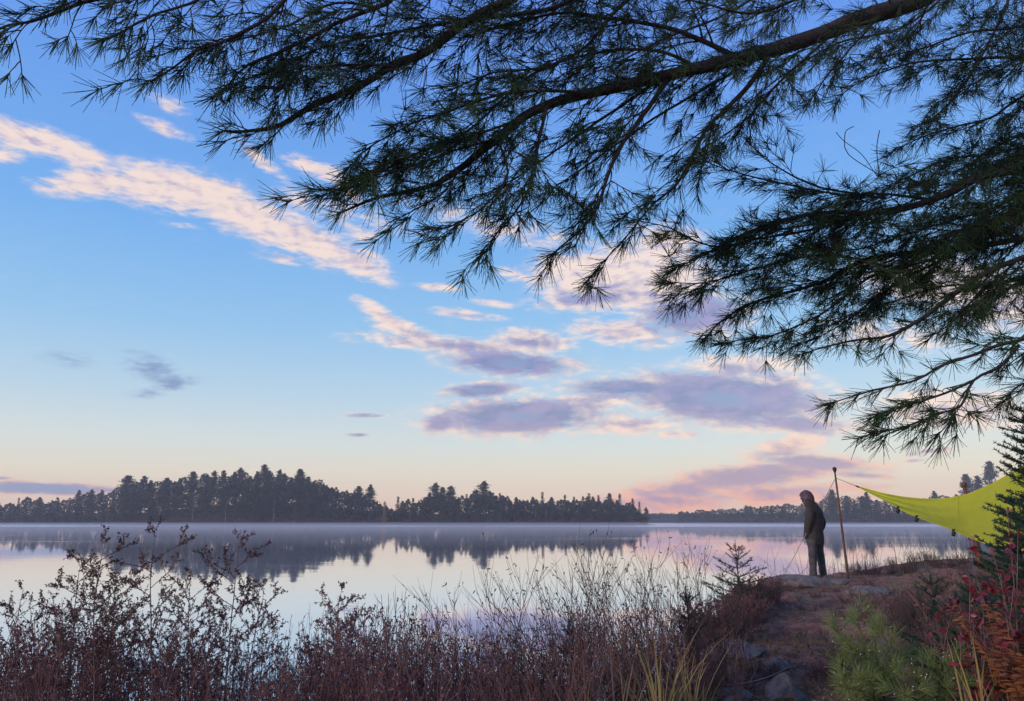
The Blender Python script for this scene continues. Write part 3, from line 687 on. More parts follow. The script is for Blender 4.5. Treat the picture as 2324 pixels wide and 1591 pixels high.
def plant(name, ms, px, depth, label, cat, group=None, top=None, h=None, wide=1.0, at=None, rz=None):
    a, b, h0 = ms
    if at is None: x = (px-1162)/F*depth/ (cp) ; y = depth
    else: x, y = at
    x = float(P(px, 1400, depth)[0]) if at is None else x
    z = gz(x, y); hh = h if h else max(.25, P(px, top, depth)[2]-z); s = hh/h0
    r_ = empty(name, (x, y, max(z, -.05)), random.uniform(0, 6.28) if rz is None else rz); r_.scale = (s*wide, s*wide, s); tag(r_, label, cat, group)
    for nm, me in (('stems', a), ('leaves', b)):
        if me:
            o = bpy.data.objects.new(nm, me); COL.objects.link(o); o.parent = r_
    return r_
random.seed(11)
LEAFY = [shrub_meshes(((1.1, 18, .24, 10, 3.6, .028, .011, 500+i), dict(twl=.19)), 'stem', 'shrub_leaf') for i in range(6)]
TWIGGY = [shrub_meshes(((1.1, 17, .22, 8, 1.8, .026, .009, 520+i), dict(twl=.2)), 'stem', 'shrub_leaf') for i in range(4)]
SPIKY = [shrub_meshes(((1.1, 9, .16, 4, 1.2, .045, .007, 540+i), dict(twl=.16, twa=.35, curve=.08)), 'willow_stem', 'willow_leaf') for i in range(3)]
WILLOW = [shrub_meshes(((1.5, 12, .34, 9, 1.1, .04, .011, 560+i), dict(twl=.34, twa=.42, lean=(-.28, 0), curve=.3, r=.005)), 'willow_stem', 'willow_leaf') for i in range(4)]
TOPX = [-60,0,60,120,200,300,420,500,545,600,650,700,745,780,830,880,930,1000,1060,1150,1250,1350,1450,1550,1620,1700]
TOPY = [1400,1385,1370,1325,1315,1330,1345,1385,1440,1425,1405,1400,1365,1335,1350,1340,1315,1340,1360,1380,1365,1350,1345,1355,1385,1430]
px = -60.0
while px < 1660:
    for row, dep in enumerate((4.7, 5.4, 6.1)):
        if row == 0 and px < 560 and random.random() < .75: continue
        if row == 1 and px < 560 and random.random() < .45: continue
        d = dep+random.uniform(-.25, .25)+max(0, (px-1250)/400)*(.5+row*.5); t = np.interp(px, TOPX, TOPY)+random.uniform(-18, 50)+(2-row)*14
        leafy = random.random() < (.6 if px < 560 else .55)
        plant('leafy_shrub', (LEAFY if leafy else TWIGGY)[random.randrange(4)], px+random.uniform(-16, 16), d,
              'dark purple leafed shrub in the dense thicket along the near shore' if leafy else 'half bare twiggy shrub in the dense thicket along the near shore', 'shrub', 'shore thicket shrubs (%s)' % ('leafy' if leafy else 'twiggy'), top=t, wide=random.uniform(.85, 1.15))
    px += random.uniform(30, 44)
for px in (530,570,610,660,690,740,800,850,890,940,1000,1045,1090,1160,1240,1310,1380,1440,1500,1560,640,590,30,75):
    plant('stalk_plant', SPIKY[random.randrange(3)], px, random.uniform(5.2, 6.2), 'thin upright dry stalks rising above the shore thicket', 'plant', 'dry stalks above the thicket', top=np.interp(px, TOPX, TOPY)-random.uniform(10, 50), wide=.6)
for i, (px, top, d) in enumerate([(1120,1235,5.4),(1230,1200,5.6),(1290,1215,5.2),(1345,1190,5.9),(1400,1205,5.5),(1460,1195,6.2),(1520,1205,5.8),(1555,1230,6.4),(1600,1260,6.6),(1180,1290,5.9),(1060,1275,5.3),(1000,1310,5.7),(1260,1240,6.1),(1380,1230,5.2)]):
    plant('willow_shrub', WILLOW[i % 4], px+90, d, 'bare willow with long thin twigs leaning over the middle of the thicket', 'shrub', 'bare willows in the thicket', top=top-10, wide=.95, rz=random.uniform(-.5, .5))
# three taller shrubs with flat spreading sprays
def spray_shrub(h, seed, tilt):
    global rng
    rng = np.random.default_rng(seed); W = MB(); Lf = MB(); lp = []; ld = []
    n = 12; q = [np.zeros(3)-UP*.05]; d = unit([tilt, 0, 1])
    for i in range(n):
        d = unit(d+rng.normal(0, .05, 3)+UP*.05); q.append(q[-1]+d*h/n)
    q = np.array(q); rr = np.linspace(.009, .002, n+1); W.sticks(q[:-1], q[1:], rr[:-1], rr[1:], 5)
    def fork(b, d, L, r, lv):
        k = 4; p = [b]; dd = unit(d)
        for i in range(k):
            dd = unit(dd+rng.normal(0, .10, 3)+UP*.05); p.append(p[-1]+dd*L/k)
        p = np.array(p); rr = np.linspace(r, r*.55, k+1); W.sticks(p[:-1], p[1:], rr[:-1], rr[1:], 3)
        if lv < 3:
            for j in range(4 if lv < 2 else 3):
                f = rng.uniform(.3, 1)*k; i = min(int(f), k-1); b2 = p[i]+(p[i+1]-p[i])*(f-i); hv = rng.normal(0, 1, 3)*[1, 1, .45]
                fork(b2, unit(dd+unit(hv)*.85), L*rng.uniform(.35, .6), r*.6, lv+1)
        m = int((24 if lv > 1 else 10)*L/.14)+1
        f = rng.uniform(.2, 1.03, m)*k; i = np.minimum(f.astype(int), k-1); lp.append(p[i]+(p[i+1]-p[i])*(f-i)[:, None]); ld.append(dd*.5+rng.normal(0, .6, (m, 3))-UP*.15)
    for j in range(17):
        f = (.30+.68*(j+rng.random())/17); i = min(int(f*n), n-1); b = q[i]+(q[i+1]-q[i])*(f*n-i); a = j*2.4+rng.normal(0, .4)
        fork(b, np.array([math.cos(a), math.sin(a)*.8, .62]), h*.25*(1.15-.70*f)*rng.uniform(.8, 1.2), .0032, 1)
    fork(q[-1], UP, h*.09, .002, 1)
    lp = np.vstack(lp); ld = np.vstack(ld); Lf.leaves(lp, ld, 0.017*rng.uniform(.6, 1.2, len(lp)), .0075*rng.uniform(.6, 1.2, len(lp)), .35, .2)
    return W, Lf
MIDS = []
for i, (px, top, base, lab) in enumerate([(236,1194,262,'leftmost of the three tall spreading shrubs standing above the thicket'),(372,1182,400,'middle and tallest of the three tall spreading shrubs above the thicket'),(552,1206,500,'rightmost of the three tall spreading shrubs, leaning right over the water')]):
    d = 5.0; x = float(P(base, 1400, d)[0]); z = gz(x, d); tp_ = P(px, top, d); h = tp_[2]-z
    W, Lf = spray_shrub(h/1.07, 600+i*3, (tp_[0]-x)/h); r_ = empty('spreading_shrub', (x, d, z)); tag(r_, lab, 'shrub', 'tall spreading shrubs')
    W.build('stems', M['stem'], r_); Lf.build('leaves', M['shrub_leaf'], r_)
for i, (px, top, base, lab) in enumerate([(140,1262,150,'medium spreading shrub left of the three tall ones, with reddish tips'),(305,1292,300,'medium spreading shrub between the left and middle tall shrubs'),(452,1296,455,'medium spreading shrub between the middle and right tall shrubs'),
      (600,1318,560,'medium spreading shrub reaching right over the open water'),(40,1335,60,'medium spreading shrub near the left edge of the picture'),(770,1330,775,'medium spreading shrub standing right of the open water gap')]):
    d = 5.3; x = float(P(base, 1400, d)[0]); z = gz(x, d); tp_ = P(px, top, d); h = tp_[2]-z
    W, Lf = spray_shrub(h/1.05, 630+i*3, (tp_[0]-x)/h); r_ = empty('spreading_shrub', (x, d, z)); tag(r_, lab, 'shrub', 'medium spreading shrubs')
    W.build('stems', M['stem'], r_); Lf.build('leaves', M['shrub_leaf'], r_)
def onground(px, d, py=1400):
    x = float(P(px, py, d)[0]); return (x, d, gz(x, d)-.02)
def blades(n, h, spread, w, seed, arch=.9, base=.07):
    global rng
    rng = np.random.default_rng(seed); g = MB(); k = 6
    a = rng.uniform(0, 6.28, n); hh = h*rng.uniform(.5, 1.1, n); sp_ = spread*rng.uniform(.15, 1, n); ar = arch*rng.uniform(.2, 1.2, n)
    b = np.stack([np.cos(a+1)*base*rng.random(n), np.sin(a+1)*base*rng.random(n), np.zeros(n)], 1); s = np.linspace(0, 1, k+1)
    hx = np.stack([np.cos(a), np.sin(a), 0*a], 1); sx_ = np.stack([-np.sin(a), np.cos(a), 0*a], 1)
    p = b[:, None]+hx[:, None]*(sp_*hh)[:, None, None]*(s**1.7)[None, :, None]+UP*(hh[:, None]*(s[None]-ar[:, None]*.42*s[None]**2.6))[..., None]
    wd = w*rng.uniform(.6, 1.2, n)[:, None]*(1-s[None]**2.2*.93)
    v = np.stack([p+sx_[:, None]*wd[..., None]*.5, p-sx_[:, None]*wd[..., None]*.5], 2).reshape(n, -1, 3)
    f = np.array([(2*i, 2*i+1, 2*i+3, 2*i+2) for i in range(k)]); g.add(v, (f[None]+(np.arange(n)*2*(k+1))[:, None, None]).reshape(-1, 4))
    return g
# low heath on the bank and the knoll
HEATH = [shrub_meshes(((.45, 26, .75, 8, 5, .022, .011, 640+i), dict(r=.003, twl=.25)), 'stem', 'heath_leaf') for i in range(4)]
HEATHB = [shrub_meshes(((.45, 26, .6, 6, .8, .02, .008, 660+i), dict(r=.003, twl=.3, twa=.5)), 'willow_stem', 'heath_leaf') for i in range(3)]
random.seed(5)
for k in range(84):
    px = random.uniform(1585, 1800); f = random.random(); py = 1345+f*135-(px-1585)*.12; d = np.interp(py, [1320, 1400, 1500], [13.6, 10.2, 7.4])
    if px > 1690+ (1480-py)*.55: px -= 100
    plant('heath_shrub', random.choice(HEATH), px, d, 'low reddish brown heath bush on the left bank of the point', 'shrub', 'heath on the left bank', h=random.choice((.18, .25, .32, .42, .55)), wide=random.uniform(.8, 1.3))
for k in range(44):
    px = random.uniform(1930, 2330); d = random.uniform(15.3, 17.2) if px < 2200 else random.uniform(12, 16.5)
    plant('heath_shrub', random.choice(HEATHB), px, d, 'twiggy low heath bush on the skyline of the knoll', 'shrub', 'heath on the knoll', h=random.uniform(.14, .36), wide=1.2)
for k in range(22):
    px = random.uniform(2050, 2330); d = random.uniform(8.5, 12.5)
    plant('heath_shrub', random.choice(HEATH+HEATHB), px, d, 'low brown heath bush on the slope right of the path', 'shrub', 'heath beside the path', h=random.uniform(.2, .42), wide=1.2)
for k in range(6):
    px = random.uniform(2020, 2150); d = random.uniform(6.6, 8.6)
    plant('heath_shrub', HEATHB[k % 3], px, d, 'dark twiggy bush between the path and the green fir', 'shrub', 'dark twigs right of the path', h=random.uniform(.35, .6), wide=.9)

for k in range(64):
    d = random.uniform(6.3, 13.5); pl_, pr_ = np.interp(d, [6, 8, 11, 14], [1690, 1680, 1740, 1790]), np.interp(d, [6, 8, 11, 14], [1900, 1960, 1990, 2010])
    u_ = random.random(); px = pl_+(pr_-pl_)*(.5+.5*math.copysign(abs(2*u_-1)**.45, 2*u_-1))
    plant('heath_shrub', random.choice(HEATH+HEATHB), px, d, 'tiny brown heath sprig growing on the worn path', 'shrub', 'heath sprigs on the path', h=random.uniform(.06, .2), wide=1.3)
for k in range(30):
    d = random.uniform(6.5, 14); px = random.uniform(*np.interp([d, d], [6, 14], [1700, 1790]))+random.uniform(0, 330)
    x, y, z = onground(px, d)
    if k == 0: tuft0 = blades(26, .16, .8, .006, 880, 1.0, .05).build('grass_tuft', M['grass_brown']); o = tuft0
    else: o = tuft0.copy(); COL.objects.link(o)
    o.location = (x, y, z+.01); o.rotation_euler = (0, 0, random.uniform(0, 6.28)); s_ = random.uniform(.6, 1.3); o.scale = (s_, s_, s_); tag(o, 'small dry grass tuft growing on the worn path', 'grass tuft', 'dry grass tufts on the path')
# ---------------------------------------------------------------- spruces close by
def near_spruce(name, loc, h, rad, nwh, label, seed, nl=.017, mat='spruce_needle', per=6, up=.25, nr=.0013, lowest=.06, ndens=1.0, twigs=9):
    global rng
    rng = np.random.default_rng(seed); r_ = empty(name, loc); tag(r_, label, 'tree'); W = MB(); N = Needles(); T = MB()
    q = np.array([(.02*h*math.sin(z*3), .02*h*math.cos(z*2.3), z*h) for z in np.linspace(-.04, 1, 9)]); T.tube(q, np.linspace(.012*h+.004, .003, 9), 7); T.build('trunk', M['twig'], r_, True)
    def along(p, d, L):
        n = int(L/.0042*ndens); f = rng.random(n)[:, None]; dd = unit(d*.75+unit(rng.normal(size=(n, 3)))*.8+UP*.08)
        N.p.append(p+d*L*f); N.d.append(dd); N.l.append(nl*rng.uniform(.7, 1.1, n))
    for wv in range(nwh):
        t = lowest+(1-lowest)*wv/nwh; z0 = t*h; c = np.array([.02*h*math.sin(t*3), .02*h*math.cos(t*2.3), z0])
        for k in range(per):
            a = k*6.283/per+rng.uniform(0, .8)+wv; L = rad*(1-t)**(.8 if nwh < 20 else .5)*rng.uniform(.65, 1.15)+.04; d = unit([math.cos(a), math.sin(a), up+.5*t*t+rng.normal(0, .12)])
            p = [c]; m = 5
            for i in range(m): d = unit(d+UP*.05+rng.normal(0, .04, 3)); p.append(p[-1]+d*L/m)
            p = np.array(p); W.tube(p, np.linspace(.0055, .0018, m+1), 4, False)
            for i in range(m): along(p[i], unit(p[i+1]-p[i]), L/m)
            for j in range(int(twigs*L/.35)+1):
                f = rng.uniform(.2, .98)*m; i = min(int(f), m-1); b = p[i]+(p[i+1]-p[i])*(f-i); tg_ = unit(p[i+1]-p[i]); sd_ = unit(np.cross(tg_, UP))*(1 if j % 2 else -1)
                d2 = unit(tg_*.75+sd_*.75+UP*rng.normal(.05, .12)); l2 = L*.42*rng.uniform(.5, 1.1)*(1.2-f/m); W.sticks(b, b+d2*l2, .002, .001, 3); along(b, d2, l2)
    for _ in range(1): along(np.array([0, 0, h*.9])+q[-1]*[1, 1, 0], UP, h*.12)
    W.build('boughs', M['twig'], r_, True); N.build('needles', M[mat], r_, nr)
    return r_
l = onground(1678, 10.4); near_spruce('spruce_sapling', l, P(1678, 1232, 10.4)[2]-l[2], .70, 8, 'small open spruce sapling on the edge of the bank beside the water', 701, nl=.022, mat='dark_needle', per=5, up=.15, nr=.0022, lowest=.12, ndens=.9, twigs=6)
l = onground(1560, 6.0, 1450); near_spruce('spruce_sapling', l, .9, .42, 7, 'dark half hidden spruce sapling inside the shore thicket', 702, nl=.02, mat='dark_needle', per=5, up=.3, nr=.0016)
l = onground(1290, 5.6, 1450); near_spruce('spruce_sapling', l, .95, .46, 7, 'dark olive spruce sapling deep in the middle of the thicket', 712, nl=.02, mat='dark_needle', per=5, up=.3, nr=.0016)
l = onground(2205, 5.3); near_spruce('fir_sapling', l, P(2205, 1322, 5.3)[2]-l[2], .42, 9, 'low blue green fir bush on the slope right of the path', 703, nl=.024, per=7, up=.22, nr=.0019, ndens=.9)
l = onground(2120, 6.4); near_spruce('fir_sapling', l, P(2120, 1300, 6.4)[2]-l[2], .45, 8, 'smaller dark green fir bush left of the blue green one', 704, nl=.022, per=6, up=.25, nr=.0019)
l = onground(2330, 5.6); near_spruce('spruce_tree', l, P(2330, 1120, 5.6)[2]-l[2], .62, 15, 'low bushy dark spruce below the tarp at the right edge', 706, nl=.022, per=8, up=.1, nr=.0024, ndens=.8, twigs=13)
l = onground(2395, 4.6); near_spruce('spruce_tree', l, P(2395, 915, 4.6)[2]-l[2], .40, 26, 'dark young spruce at the right edge of the picture in front of the tarp', 705, nl=.02, mat='spruce_needle', per=8, up=.08, nr=.0022, ndens=.8, twigs=15)
# ---------------------------------------------------------------- long-needled green pine saplings in front
def pine_sapling(px, d, tops, label, seed, nl=.085):
    global rng
    rng = np.random.default_rng(seed); x, y, z = onground(px, d, 1560); r_ = empty('pine_sapling', (x, y, z)); tag(r_, label, 'tree'); o = np.array([x, y, z]); W = MB(); N = Needles()
    for (tx, ty, td) in tops:
        e = P(tx, ty, td)-o; s0 = np.array([e[0]*.12, e[1]*.12, -.03]); mid = e*.5+np.array([-e[0]*.12, -e[1]*.12, .03])
        q = spline([s0, mid, e], .04); W.tube(q, np.linspace(.007, .0025, len(q)), 5)
        for i in range(2, len(q)-1):
            t = unit(q[i+1]-q[i]) if i < len(q)-1 else unit(q[i]-q[i-1])
            if rng.random() < .55:
                ph = rng.uniform(0, 6.28); d2 = unit(t*.7+np.array([math.cos(ph), math.sin(ph), .2])*.75); L = rng.uniform(.07, .2); W.sticks(q[i], q[i]+d2*L, .0026, .0016, 4)
                N.tuft(q[i]+d2*L, d2, 34, nl, .07, 8, 60, .1)
            if i > len(q)*.35: N.tuft(q[i], t, 8, nl, .04, 20, 75, .1)
        N.tuft(q[-1], unit(q[-1]-q[-2]), 60, nl*1.05, .10, 6, 62, .05)
    W.build('stems', M['twig'], r_, True); N.build('needles', M['needle_green'], r_, .0015)
    D = MB()
    k = 34; P_ = np.vstack(N.p); D_ = np.vstack(N.d); Ln = np.concatenate(N.l); ii = rng.integers(0, len(P_), k)
    for i in ii:
        c = P_[i]+D_[i]*Ln[i]; s = .0035; v = c+np.array([(1,0,0),(-1,0,0),(0,1,0),(0,-1,0),(0,0,1),(0,0,-1)])*s
        D.add(v, [(0,2,4),(2,1,4),(1,3,4),(3,0,4),(2,0,5),(1,2,5),(3,1,5),(0,3,5)])
    dw = D.build('dew_drops', M['dew'], r_, True); dw['kind'] = 'stuff'
    return r_
pine_sapling(1985, 5.1, [(1885,1405,5.6),(1940,1385,5.6),(1990,1400,5.4),(2030,1440,5.2),(1960,1480,4.9),(1900,1500,4.9),(2030,1515,4.7),(1975,1545,4.6),(1915,1560,4.6),(2060,1480,5.3)], 'bright green long needled pine sapling at the foot of the path', 801, .10)
pine_sapling(2100, 4.8, [(2110,1480,4.9),(2165,1500,4.8),(2080,1540,4.6),(2150,1560,4.5),(2050,1575,4.4),(2200,1545,4.6)], 'yellower pine sapling tuft right of the bright green sapling', 802)
# ---------------------------------------------------------------- red-leaved bush, dead fern, sedge
def red_bush(px, d, tops, label, seed, leaf=.055, per=9):
    global rng
    rng = np.random.default_rng(seed); x, y, z = onground(px, d, 1560); r_ = empty('red_leaf_bush', (x, y, z)); tag(r_, label, 'shrub', 'red leaved bushes at the right edge'); o = np.array([x, y, z]); W = MB(); L = MB(); lp = []; ld = []
    for (tx, ty, td) in tops:
        e = P(tx, ty, td)-o; q = spline([np.array([e[0]*.1, e[1]*.1, -.03]), e*.5+rng.normal(0, .05, 3), e], .04); W.tube(q, np.linspace(.0045, .0015, len(q)), 5)
        for j in range(4):
            i = rng.integers(len(q)//3, len(q)-1); d2 = unit(unit(q[i+1]-q[i])*.6+rng.normal(0, .5, 3)+UP*.2); ll = rng.uniform(.06, .2); W.sticks(q[i], q[i]+d2*ll, .0018, .001, 3)
            m = rng.integers(1, per//2+1)
            lp.append(q[i]+d2*ll*rng.uniform(.4, 1, (m, 1))); ld.append(d2+rng.normal(0, .6, (m, 3))-UP*.5)
        lp.append(q[-1:]); ld.append(rng.normal(0, .5, (1, 3))-UP*.4)
    lp = np.vstack(lp); ld = np.vstack(ld); L.leaves(lp, ld, leaf*rng.uniform(.6, 1.1, len(lp)), leaf*.5*rng.uniform(.7, 1.1, len(lp)), .2, .15)
    W.build('stems', M['stem'], r_, True); L.build('leaves', M['red_leaf'], r_)
    return r_
red_bush(2290, 4.2, [(2285,1150,4.3),(2310,1200,4.2),(2250,1240,4.4),(2200,1300,4.5),(2270,1300,4.2),(2300,1330,4.1),(2230,1360,4.3),(2195,1245,4.9)], 'tall twiggy bush with wine red leaves before the dark spruce', 811, .06, 17)
red_bush(2240, 4.3, [(2180,1440,4.4),(2230,1460,4.3),(2270,1470,4.2),(2310,1440,4.2),(2210,1400,4.4),(2300,1385,4.2)], 'low bush with pinkish red leaves at the right edge', 812, .05, 18)
red_bush(2170, 4.9, [(2120,1390,5.1),(2165,1370,5.0),(2200,1395,4.9),(2225,1420,4.8),(2150,1440,4.8),(2095,1430,5.0)], 'low dark red leaved sprig bush between the firs and the green pine sapling', 813, .045, 10)
BB = shrub_meshes(((.7, 16, .5, 8, 1.0, .03, .013, 820), dict(r=.0032, twl=.3, twa=.6)), 'stem', 'heath_leaf')
for px, d, h in ((2190,5.6,.85),(2230,5.2,.7),(2290,5.0,.8),(2150,6.2,.7),(2260,6,.9)):
    plant('twiggy_bush', BB, px, d, 'dark twiggy bush tangled below the tarp at the right edge', 'shrub', 'dark bushes below the tarp', h=h)
rng = np.random.default_rng(830); x, y, z = onground(2350, 4.15, 1580); r_ = empty('dead_fern', (x, y, z)); tag(r_, 'rusty orange dead fern in the lower right corner', 'fern'); W = MB(); L = MB(); lp = []; ld = []
for k in range(46):
    a = rng.uniform(0, 6.28); ln = rng.uniform(.5, .98); e = np.array([math.cos(a)*ln*.36, math.sin(a)*ln*.36, ln*rng.uniform(.55, .95)]); q = spline([np.zeros(3), e*.55+UP*.07, e], .02); W.tube(q, np.linspace(.0025, .0008, len(q)), 4)
    for i in range(4, len(q)-1):
        t = unit(q[i+1]-q[i]); sd_ = unit(np.cross(t, UP+.01))
        for sg in (1, -1): lp.append(q[i]); ld.append(t*.5+sd_*sg+rng.normal(0, .15, 3)-UP*.15)
L.leaves(np.array(lp), np.array(ld), rng.uniform(.03, .075, len(lp)), .014, .15, .25); W.build('stems', M['fern'], r_); L.build('fronds', M['fern'], r_)
for i, (px, d, top, n, m_, lab) in enumerate([(1495,4.45,1478,60,'grass_yellow','largest arching yellow green sedge clump at the bottom of the thicket'),(1405,4.4,1500,46,'grass_brown','brown sedge clump left of the yellow green one'),(1565,4.7,1490,44,'grass_yellow','yellow sedge clump right beside the stony path'),
      (1325,4.4,1490,30,'grass_brown','thin dry sedge tuft at the bottom middle of the thicket'),(1640,6.6,1400,30,'grass_brown','dry sedge tuft above the pale rock'),(2205,4.2,1470,24,'grass_yellow','yellow grass tuft between the pine saplings and the orange fern'),(1450,5.0,1440,40,'grass_brown','tall dry sedge clump behind the yellow green clump'),
      (1230,4.5,1500,26,'grass_brown','dry sedge tuft among dark shrubs left of the bottom centre'),(1120,4.6,1520,24,'grass_brown','small dry sedge tuft at the bottom centre')]):
    x, y, z = onground(px, d, 1560); h = (P(px, top, d)[2]-z)*1.35; o = blades(n, h, .55, .012, 840+i).build('sedge_clump', M[m_]); o.location = (x, y, z); tag(o, lab, 'grass clump')
# turf and reeds nobody could count
rng = np.random.default_rng(9); n = 26000; px_ = rng.uniform(1560, 2360, n); d_ = 5+11.5*rng.random(n)**1.25; x = np.array([(a-1162)/F*b*1.02 for a, b in zip(px_, d_)]); keep = (shore_d(x, d_) > .15); x = x[keep]; d_ = d_[keep]
pat = np.array([mnoise.noise(Vector((a*.9, b*.6, 5))) for a, b in zip(x, d_)]); keep = pat+rng.normal(0, .22, len(x)) > -.02; x = x[keep]; d_ = d_[keep]
z = ground_z(x, d_, True); n = len(x); a = rng.uniform(0, 6.28, n); h = rng.uniform(.03, .11, n)*(1+.6*rng.random(n)); tip = np.stack([x+np.cos(a)*h*.8, d_+np.sin(a)*h*.8, z+h*rng.uniform(.35, .9, n)], 1); b = np.stack([x, d_, z-.01], 1)
g = MB(); g.sticks(b, tip, .0022, .0007, 3); tag(g.build('turf', M['grass_brown']), 'short dry turf and pine litter on the point', 'grass', kind='stuff')
n = 9000; px_ = rng.uniform(1560, 2360, n); d_ = 5+9.5*rng.random(n)**1.1; x = np.array([(a-1162)/F*b*1.02 for a, b in zip(px_, d_)]); keep = shore_d(x, d_) > .3; x = x[keep]; d_ = d_[keep]; z = ground_z(x, d_, True)
g = MB(); dd = rng.normal(size=(len(x), 3)); dd[:, 2] *= .25; g.leaves(np.stack([x, d_, z+.012], 1), dd, rng.uniform(.02, .05, len(x)), rng.uniform(.008, .022, len(x)), .3); a_ = rng.uniform(0, 6.28, 9000); i_ = rng.integers(0, len(x), 9000); p_ = np.stack([x[i_]+rng.normal(0, .1, 9000), d_[i_]+rng.normal(0, .1, 9000), 0*a_], 1); p_[:, 2] = ground_z(p_[:, 0], p_[:, 1], True)+.006; g.sticks(p_, p_+np.stack([np.cos(a_)*.08, np.sin(a_)*.08, rng.uniform(-.004, .02, 9000)], 1), .0022, .0015, 3)
M['litter'] = material('leaf_litter', (.30,.15,.08), (.12,.06,.045), 1.7, .8, c3=(.30,.22,.14)); tag(g.build('leaf_litter', M['litter']), 'fallen brown leaves and pine needles scattered over the path', 'leaves', kind='stuff')
n = 260; px_ = rng.uniform(1700, 2160, n); d_ = rng.uniform(14.6, 17.8, n); x = (px_-1162)/F*d_*1.02; z = np.maximum(ground_z(x, d_, False), 0); h = rng.uniform(.2, .75, n); b = np.stack([x, d_, z-.03], 1); m1 = b+np.stack([rng.normal(0, .04, n), 0*h, h*.6], 1); tip = m1+np.stack([rng.normal(0, .12, n), 0*h, h*.4], 1)
g = MB(); g.sticks(b, m1, .004, .003, 3); g.sticks(m1, tip, .003, .0015, 3); tag(g.build('shore_grass', M['willow_stem']), 'thin bare grass stalks along the water behind the person', 'grass', kind='stuff')
# ---------------------------------------------------------------- rocks and stick
import bmesh
def rock(px, py, d, sx_, sy_, sz_, label, seed, sink=.35, rz=0, group=None):
    bm = bmesh.new(); bmesh.ops.create_icosphere(bm, subdivisions=5, radius=1)
    for v in bm.verts:
        c = v.co.copy(); k = 1+.33*mnoise.noise(c*1.1+Vector((seed, 0, 0)))+.16*abs(mnoise.noise(c*2.7+Vector((0, seed, 0))))+.03*mnoise.noise(c*8+Vector((0, 0, seed)))
        for q_ in range(11):
            ax = Vector((math.sin(q_*2.4+seed)*1.0, math.cos(q_*2.4+seed*1.7), math.sin(q_*1.3+seed*.9)*.9+.25)).normalized(); t = c.normalized().dot(ax)
            if t > .60: k = min(k, .72/t)
        v.co = Vector((c.x*sx_, c.y*sy_, c.z*sz_))*k
    me = bpy.data.meshes.new('rock'); bm.to_mesh(me); bm.free(); me.materials.append(M['rock'])
    o = bpy.data.objects.new('rock', me); COL.objects.link(o); x = float(P(px, py, d)[0]); o.location = (x, d, gz(x, d)+sz_*(.5-sink)); o.rotation_euler = (0, 0, rz); tag(o, label, 'rock', group)
    return o
rock(1668,1470,7.6,.34,.26,.15,'pale lichen covered slab rock at the left edge of the path',1,.3,.3)
rock(1760,1505,6.9,.16,.14,.10,'small grey stone in the middle of the path',2)
rock(1660,1545,6.2,.15,.2,.12,'long grey stone beside the dead stick',3,.3,.6)
rock(1780,1572,5.6,.16,.18,.14,'big blocky stone at the bottom edge of the path',4,.25,.4)
rock(1668,1588,5.6,.09,.08,.06,'little stone under the end of the dead stick',5)
rock(1812,1340,14.4,.62,.5,.16,'flat pale rock ledge under the feet of the standing person',6,.42,.2)
rock(1890,1334,14.6,.5,.45,.12,'low flat rock at the foot of the leaning paddle',7,.5)
rock(1965,1350,12.6,.36,.3,.12,'grey half buried rock right of the path',8,.42,.5)
g = MB(); gp = []
for (px, py, d) in ((1640,1568,5.95),(1700,1545,6.1),(1745,1528,6.35),(1792,1506,6.6)):
    x = float(P(px, py, d)[0]); gp.append((x, d, gz(x, d)+.10))
q = spline(gp, .03); g.tube(q, np.linspace(.011, .006, len(q)), 7); g.sticks(q[len(q)//2], q[len(q)//2]+np.array([.08, .06, .06]), .005, .002, 4); tag(g.build('stick', M['wood'], smooth=True), 'dead stick lying across the stones of the path', 'stick')
# ---------------------------------------------------------------- paddle, cords, tarp
DP = 15.0
pb, pt = P(1926,1322,DP), P(1894,1066,DP); pd = empty('paddle_pole', pb-np.array([0, 0, .05])); tag(pd, 'brown varnished wooden pole with a dark knob leaning beside the person', 'pole'); o0 = np.array(pd.location)
g = MB(); q = np.linspace(0, 1, 14)[:, None]*(pt-pb)+pb-o0; g.tube(q, np.interp(np.linspace(0, 1, 14), [0, .1, .5, 1], [.030, .025, .021, .017]), 10); g.build('shaft', M['wood'], pd, True)
g = MB(); k = unit(pt-pb); q = np.array([pt-k*.05, pt-k*.03, pt-k*.01, pt+k*.02, pt+k*.045, pt+k*.055])-o0; g.tube(q, [.022, .027, .036, .042, .030, .010], 10); g.build('knob', M['black'], pd, True)
def cord(a, b, r, label, sag=0):
    t = np.linspace(0, 1, 12)[:, None]; q = a+(b-a)*t-UP*sag*np.sin(t*math.pi); g = MB(); g.tube(q, r, 5); return tag(g.build('guy_line', M['cord']), label, 'cord', 'guy lines of the tarp')
at_ = pb+(pt-pb)*.925; tipp = P(1953,1107,14.9)
cord(at_, np.array(onground(1766, 14.6, 1275))+np.array([0, 0, .02]), .0062, 'thin cord running from the pole top down to the bank behind the person')
cord(at_, tipp, .006, 'thin cord between the pole top and the tip of the yellow tarp')
g = MB(); a_ = at_+(tipp-at_)*.78; g.tube(np.linspace(0, 1, 5)[:, None]*(tipp-a_)+a_, [.008, .015, .017, .015, .010], 6); tag(g.build('tensioner', M['black'], smooth=True), 'small black tensioner on the cord at the tip of the tarp', 'tensioner')
UE = [(1950,1105),(2000,1119),(2050,1128),(2100,1133),(2150,1132),(2200,1121),(2250,1099),(2290,1076),(2370,1030)]
LE = [(1952,1107),(2005,1134),(2055,1162),(2110,1184),(2165,1204),(2215,1226),(2255,1241),(2300,1252),(2390,1262)]
nU, nV = 49, 15
iu = np.linspace(0, 8, nU)
